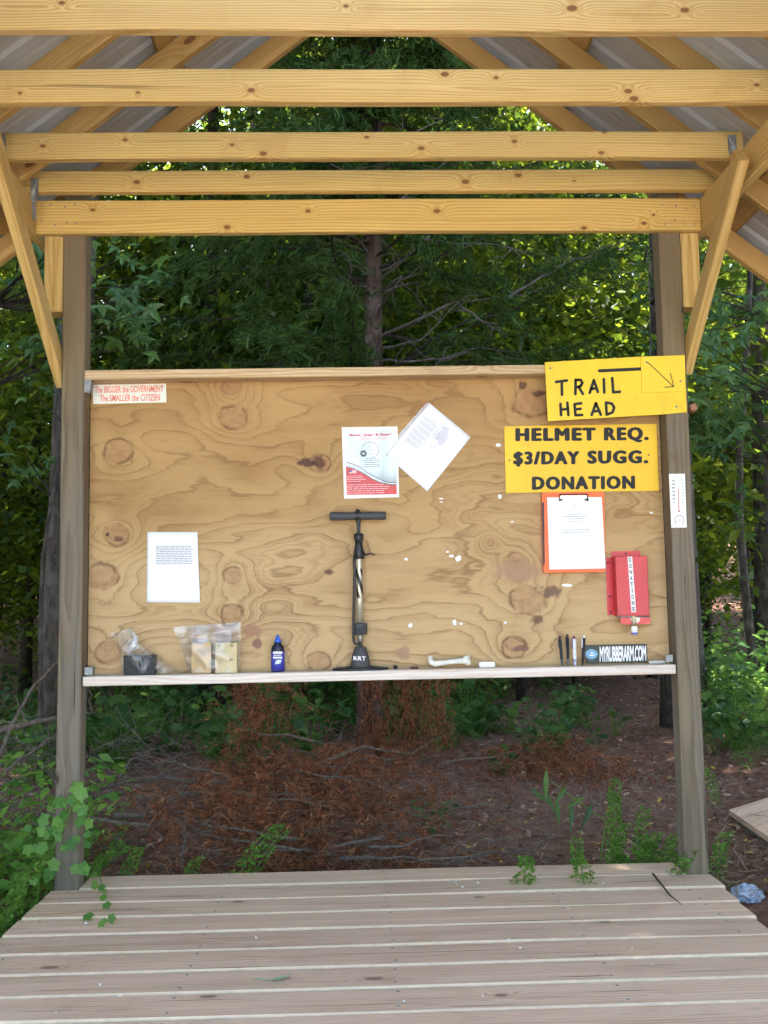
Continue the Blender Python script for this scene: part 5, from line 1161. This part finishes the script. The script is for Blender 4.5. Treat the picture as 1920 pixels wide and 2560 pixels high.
# two shoots poking through the gap onto the deck
for i, (px, py0, py1) in enumerate([(1312,2232,2150),(1460,2232,2170)]):
    b2 = at(px, py0, -.10); weed(Vector((b2.x, -.095, .0)), .10, 140+i, .15*(1-2*i), 0, 'short feathery weed poking up through the deck gap', 'weeds growing through the deck', 150)
LG = 'rank green weeds crowding the deck corner by left post'; 
for i in range(26):
    x_ = -1.36-.75*random.random()**1.2; y_ = random.uniform(-.75, .7); z_ = gz(x_, y_); weed(Vector((x_, y_, z_)), random.uniform(.22, .48), 200+i, random.uniform(-.5, .5), random.uniform(0, 6), LG, 'weeds left of the deck', 260)
for i, (px, py) in enumerate([(1800,2130),(1795,2175),(1790,1990)]):
    p = atz(px, py+30, -.16); weed(Vector((p.x, p.y, gz(p.x, p.y))), .16+.05*i, 240+i, .3, i, 'small weed rooted beside the right kiosk post', 'weeds by the right post', 170)
thicket('corner_weeds', [(-2.6,-1.32,-.9,1.6,.5,2900)], .07, [MT['weed']], 'tangle of broad leaved weeds left of the deck', (LEAF, LEAFF))
# ---- leafy vine climbing the left post and trailing over the deck
vine_me = bpy.data.meshes.new('leaf'); vine_me.from_pydata(LOBV, [], LOBF); vine_me.update(); vine_me.materials.append(MT['vine'])
vb = Vector((-1.36, -.03, gz(-1.36,-.03))); vine = empty('leafy_vine', vb, 'bright lobed vine leaves climbing the base of left post', 'vine'); q = random.Random(4)
pts = [vb, Vector((-1.33,-.04,.1)), Vector((-1.25,-.05,.22)), Vector((-1.2,-.05,.36))]; mb = MB(); mb.tube(pts, [.004,.0035,.003,.002], 6); mb.build('stem', MT['weed'], vine)
for (a, b2, s_) in [(195,1960,46),(205,1975,40),(145,1998,46),(195,2005,44),(210,2015,38),(160,2030,42),(205,2040,42),(140,2045,36),(112,2040,40),(180,1990,36),(125,2075,38),(225,2050,34),(100,2070,36),(150,2060,34)]+[(random.uniform(60,225), random.uniform(2060,2200), random.uniform(24,40)) for _ in range(22)]:
    p = at(a, b2, -.035-.03*q.random()); o = bpy.data.objects.new('leaf', vine_me); col.objects.link(o); o.matrix_basis = leaf_matrix(p, s_/620, q, (0,-.9,.5), .25); o.parent = vine; o.matrix_parent_inverse = Matrix.Translation(-vb)
vb2 = Vector((-1.17, .22, gz(-1.17,.22))); vine2 = empty('trailing_vine', vb2, 'thin leafy vine trailing over the deck boards by left post', 'vine')
pts = [vb2, Vector((-1.16,.2,.08))]+[at(a, b2, Y)+Vector((0,0,.0)) for a, b2, Y in ((240,2150,.12),(250,2195,.02),(262,2230,-.1),(268,2270,-.22))]
for p in pts[2:]: p.z = max(p.z, .012)
mb = MB(); mb.tube(pts, [.003,.003,.0026,.0022,.002,.001], 6); mb.build('stem', MT['weed'], vine2)
for (a, b2, s_) in [(235,2205,30),(228,2285,32),(272,2258,26),(278,2288,26),(262,2300,28),(250,2215,28),(255,2240,24),(238,2180,24),(265,2225,22)]:
    p = atz(a, b2, .02+.02*q.random()); o = bpy.data.objects.new('leaf', vine_me); col.objects.link(o); o.matrix_basis = leaf_matrix(p, s_/640, q, (0,-.5,.8), .3); o.parent = vine2; o.matrix_parent_inverse = Matrix.Translation(-vb2)
# lance leaved stems leaning behind the deck
lance = [(0,-.5,0),(.09,-.1,.02),(0,.6,-.05),(-.09,-.1,.02)]
lb_ = Vector((1.02, .75, gz(1.02,.75))); ln = empty('lance_leaved_stem', lb_, 'leaning stem with long drooping lance shaped leaves', 'plant'); lp = [lb_, at(1515,2055,.75), at(1470,2020,.75), at(1420,1985,.75), at(1375,1950,.75)]
mb = MB(); mb.tube(lp, [.004,.0035,.003,.0025,.001], 6); mb.build('stem', MT['weed'], ln); lm_ = bpy.data.meshes.new('leaf'); lm_.from_pydata(lance, [], [(0,1,2,3)]); lm_.update(); lm_.materials.append(MT['gum'])
for (a, b2, s_, rz) in [(1365,1960,.15,.1),(1372,2000,.14,-.4),(1400,1990,.13,.7),(1428,2040,.16,.1),(1468,2040,.15,.5),(1440,2005,.12,1.1),(1350,1990,.12,-.9),(1395,2030,.13,0)]:
    o = bpy.data.objects.new('leaf', lm_); col.objects.link(o); o.matrix_basis = Matrix.Translation(at(a, b2, .72)) @ Matrix.Rotation(rz, 4, 'Y') @ Matrix.Rotation(R(75), 4, 'X') @ Matrix.Rotation(math.pi, 4, 'Z') @ Matrix.Scale(s_, 4); o.parent = ln; o.matrix_parent_inverse = Matrix.Translation(-lb_)

# ------------------------------------------------------------------ brush pile, fallen branches, litter
bp0 = Vector((-.35, 2.0, gz(-.35,2.0))); brush = empty('brush_pile', bp0, 'heap of dead rust brown cedar boughs behind the deck', 'brush pile'); q = random.Random(9)
S_, D_, L_ = [], [], []
def heap(x, y):
    return .27*math.exp(-((x+.35)/.75)**2-((y-2.0)/.9)**2)+.25*math.exp(-((x+1.0)/.5)**2-((y-1.1)/.6)**2)+.30*math.exp(-((x-.1)/.35)**2-((y-3.5)/.5)**2)+.10
for k in range(1050):
    x_ = random.gauss(-.42, .42); y_ = abs(random.gauss(1.25, 1.1))+.38; hm = heap(x_, y_); S_.append((x_, y_, gz(x_, y_)+hm*q.uniform(.3, 1.05))); d = Vector((q.gauss(0,1), q.gauss(0,1)-.4, q.gauss(-.1,.5))).normalized(); D_.append(d); L_.append(q.uniform(.08, .24))
for k in range(260):
    x_ = q.uniform(-.05, .30)+(k % 2)*.30; S_.append((x_, CY-.45+q.uniform(-.2,.2), q.uniform(.1, .85))); D_.append(Vector((q.gauss(0,.4), q.gauss(0,.4), -1)).normalized()); L_.append(q.uniform(.12, .28))
for k in range(240):
    x_ = q.gauss(1.35, .3); y_ = q.gauss(3.3, .35); S_.append((x_, y_, gz(x_, y_)+.2*q.random())); D_.append(Vector((q.gauss(0,1), q.gauss(0,1), q.gauss(0,.3))).normalized()); L_.append(q.uniform(.12, .26))
for k in range(160):
    x_ = q.gauss(-.75, .12); y_ = 2.8+q.gauss(0,.2); S_.append((x_, y_, gz(x_, y_)+q.uniform(.1, .85))); D_.append(Vector((q.gauss(0,.6), q.gauss(0,.6), q.gauss(-.4,.5))).normalized()); L_.append(q.uniform(.1, .25))
C, B, Zs = sprays(np.array(S_), np.array(D_), np.array(L_), 22, .034, .35, 4, .6); C[:, 2] = np.maximum(C[:, 2], -.14)
fo = link('dead_foliage', quads_mesh('dead_foliage', C, B, Zs, [(a*1.3, b2, c_) for a, b2, c_ in NEED], LEAFF, [MT['rust']]), brush); fo['kind'] = 'stuff'
for k in range(24):
    x_ = q.uniform(-1.25, .5); y_ = q.uniform(.5, 3.2); z_ = gz(x_, y_)+heap(x_, y_)*q.uniform(.5, 1.1)+.03; a = q.gauss(0, .5)+(math.pi if q.random() < .5 else 0); Lb = q.uniform(.35, 1.0)
    e_ = Vector((x_+math.cos(a)*Lb, y_+math.sin(a)*Lb*.6, z_+q.uniform(-.12, .22))); e_.z = max(e_.z, gz(e_.x, e_.y)+.02)
    mb = MB(); pts = limb_points((x_, y_, z_), e_, 6, .12, k+300); mb.tube(pts, [.008*(1-.13*i)*q.uniform(.7,1.3) for i in range(7)], 5); mb.build('branch', MT['twig'], brush)
tw = MB()
for k in range(800):
    x_ = q.gauss(-.2, .9); y_ = .3+abs(q.gauss(.9, .9)); z_ = gz(x_, y_)+heap(x_, y_)*q.uniform(.2, 1.0)*.9+.015; a = q.uniform(0, 6.28); Lb = q.uniform(.1, .4); tw.tube(limb_points((x_, y_, z_), (x_+math.cos(a)*Lb, y_+math.sin(a)*Lb, max(gz(x_, y_)+.01, z_+q.uniform(-.08,.10))), 4, .25, k+500), [.002,.0018,.0015,.0012,.0008], 3, cap=False)
tag(tw.build('brushwood', MT['twig'], brush), kind='stuff')
# pale fallen branches left of the kiosk
GB = 'fallen branches left of the board'
for k, (pl, r0, lab) in enumerate([
    ([(-10,1828),(70,1810),(146,1795),(230,1780)], .020, 'pale barkless branch poking out behind left post'),
    ([(0,1890),(40,1790),(85,1715),(150,1650),(205,1560)], .010, 'thin crooked dead branch rising left of the post'),
    ([(10,1930),(60,1890),(120,1850),(150,1845)], .011, 'short bent dead stick left of the post'),
    ([(230,1995),(330,1980),(400,1970),(470,1966)], .016, 'peeled grey branch lying left of the rust brown heap'),
    ([(240,1975),(320,1955),(420,1945),(520,1950)], .009, 'thin bare stick lying above the peeled branch'),
    ([(285,2040),(360,2042),(420,2035),(470,2025)], .014, 'broken pale branch piece low behind the deck'),
    ([(285,1960),(330,1900),(365,1880),(440,1860)], .008, 'forked twig standing in the shaded plants'),
    ([(770,1900),(790,1925),(830,1870),(858,1828)], .014, 'forked dead stick leaning beside the cedar trunk'),
    ([(455,2180),(460,2120),(465,2060),(470,2000)], .006, 'straight green-grey stalk rising behind the deck'),
    ([(0,2060),(80,2030),(140,2000)], .008, 'thin stick lying in the weeds left of post')]):
    Yb = [1.6, 1.4, 1.3, 1.5, 1.8, 1.0, 2.2, 3.2, .5, 1.0][k]; pts = [at(a, b2, Yb+.12*i) for i, (a, b2) in enumerate(pl)]; fine = []
    for p in pts: p.z = max(p.z, gz(p.x, p.y)+r0)
    for a, b2 in zip(pts[:-1], pts[1:]):
        for j in range(3): fine.append(a.lerp(b2, j/3)+Vector((q.uniform(-1,1), q.uniform(-1,1), q.uniform(-1,1)))*.006)
    fine.append(pts[-1]); n_ = len(fine); mb = MB(); mb.tube(fine, [r0*(1-.6*i/(n_-1)) for i in range(n_)], 7)
    for j in range(3):
        p = fine[q.randrange(2, n_)]; mb.tube(limb_points(p, p+Vector((q.uniform(-.25,.25), q.uniform(-.1,.1), q.uniform(-.05,.25))), 5, .2, k*7+j), [r0*.4*(1-.16*i) for i in range(6)], 4)
    tag(mb.build('fallen_branch', MT['twig'], None, True), lab, 'branch', GB)
tw = MB()
for k in range(230):
    x_ = q.uniform(-3.2, -1.35); y_ = q.uniform(.6, 4.0); z_ = gz(x_, y_)+q.random()*.35; a = q.uniform(0, 6.28); Lb = q.uniform(.2, .7); tw.tube(limb_points((x_, y_, z_), (x_+math.cos(a)*Lb, y_+math.sin(a)*Lb, z_+q.uniform(-.1,.35)), 4, .25, k+900), [.004,.0036,.003,.002,.001], 3, cap=False)
tag(tw.build('dead_brush', MT['twig']), 'tangle of dead twigs on the ground left of kiosk', 'brush', kind='stuff')
def scatter(name, n, x0, x1, y0, y1, size, mat, tmpl, label, lift=.01, up=1.6, keep=None):
    xx = rng.uniform(x0, x1, n); yy = y0+(y1-y0)*rng.random(n)**1.7
    C = np.stack([xx, yy, [gz(a, b2)+lift*random.random()+.004 for a, b2 in zip(xx, yy)]], 1)
    me = quads_mesh(name, C, rand_bases(n, up), size*(.5+.9*rng.random(n)), tmpl[0], tmpl[1], [mat]); return tag(link(name, me), label, 'litter', kind='stuff')
scatter('leaf_litter', 24000, -6, 7, .25, 14, .046, MT['litter'], (LEAF, LEAFF), 'dead leaves scattered over the dirt and forest floor', .025)
scatter('pine_straw', 17000, -2.4, 3.4, .22, 6, .10, MT['straw'], ([(-.014,-.5,0),(.014,-.5,0),(.012,.5,.02),(-.012,.5,.02)], LEAFF), 'dry straw and fine twigs strewn behind the deck', .06, 1.2)
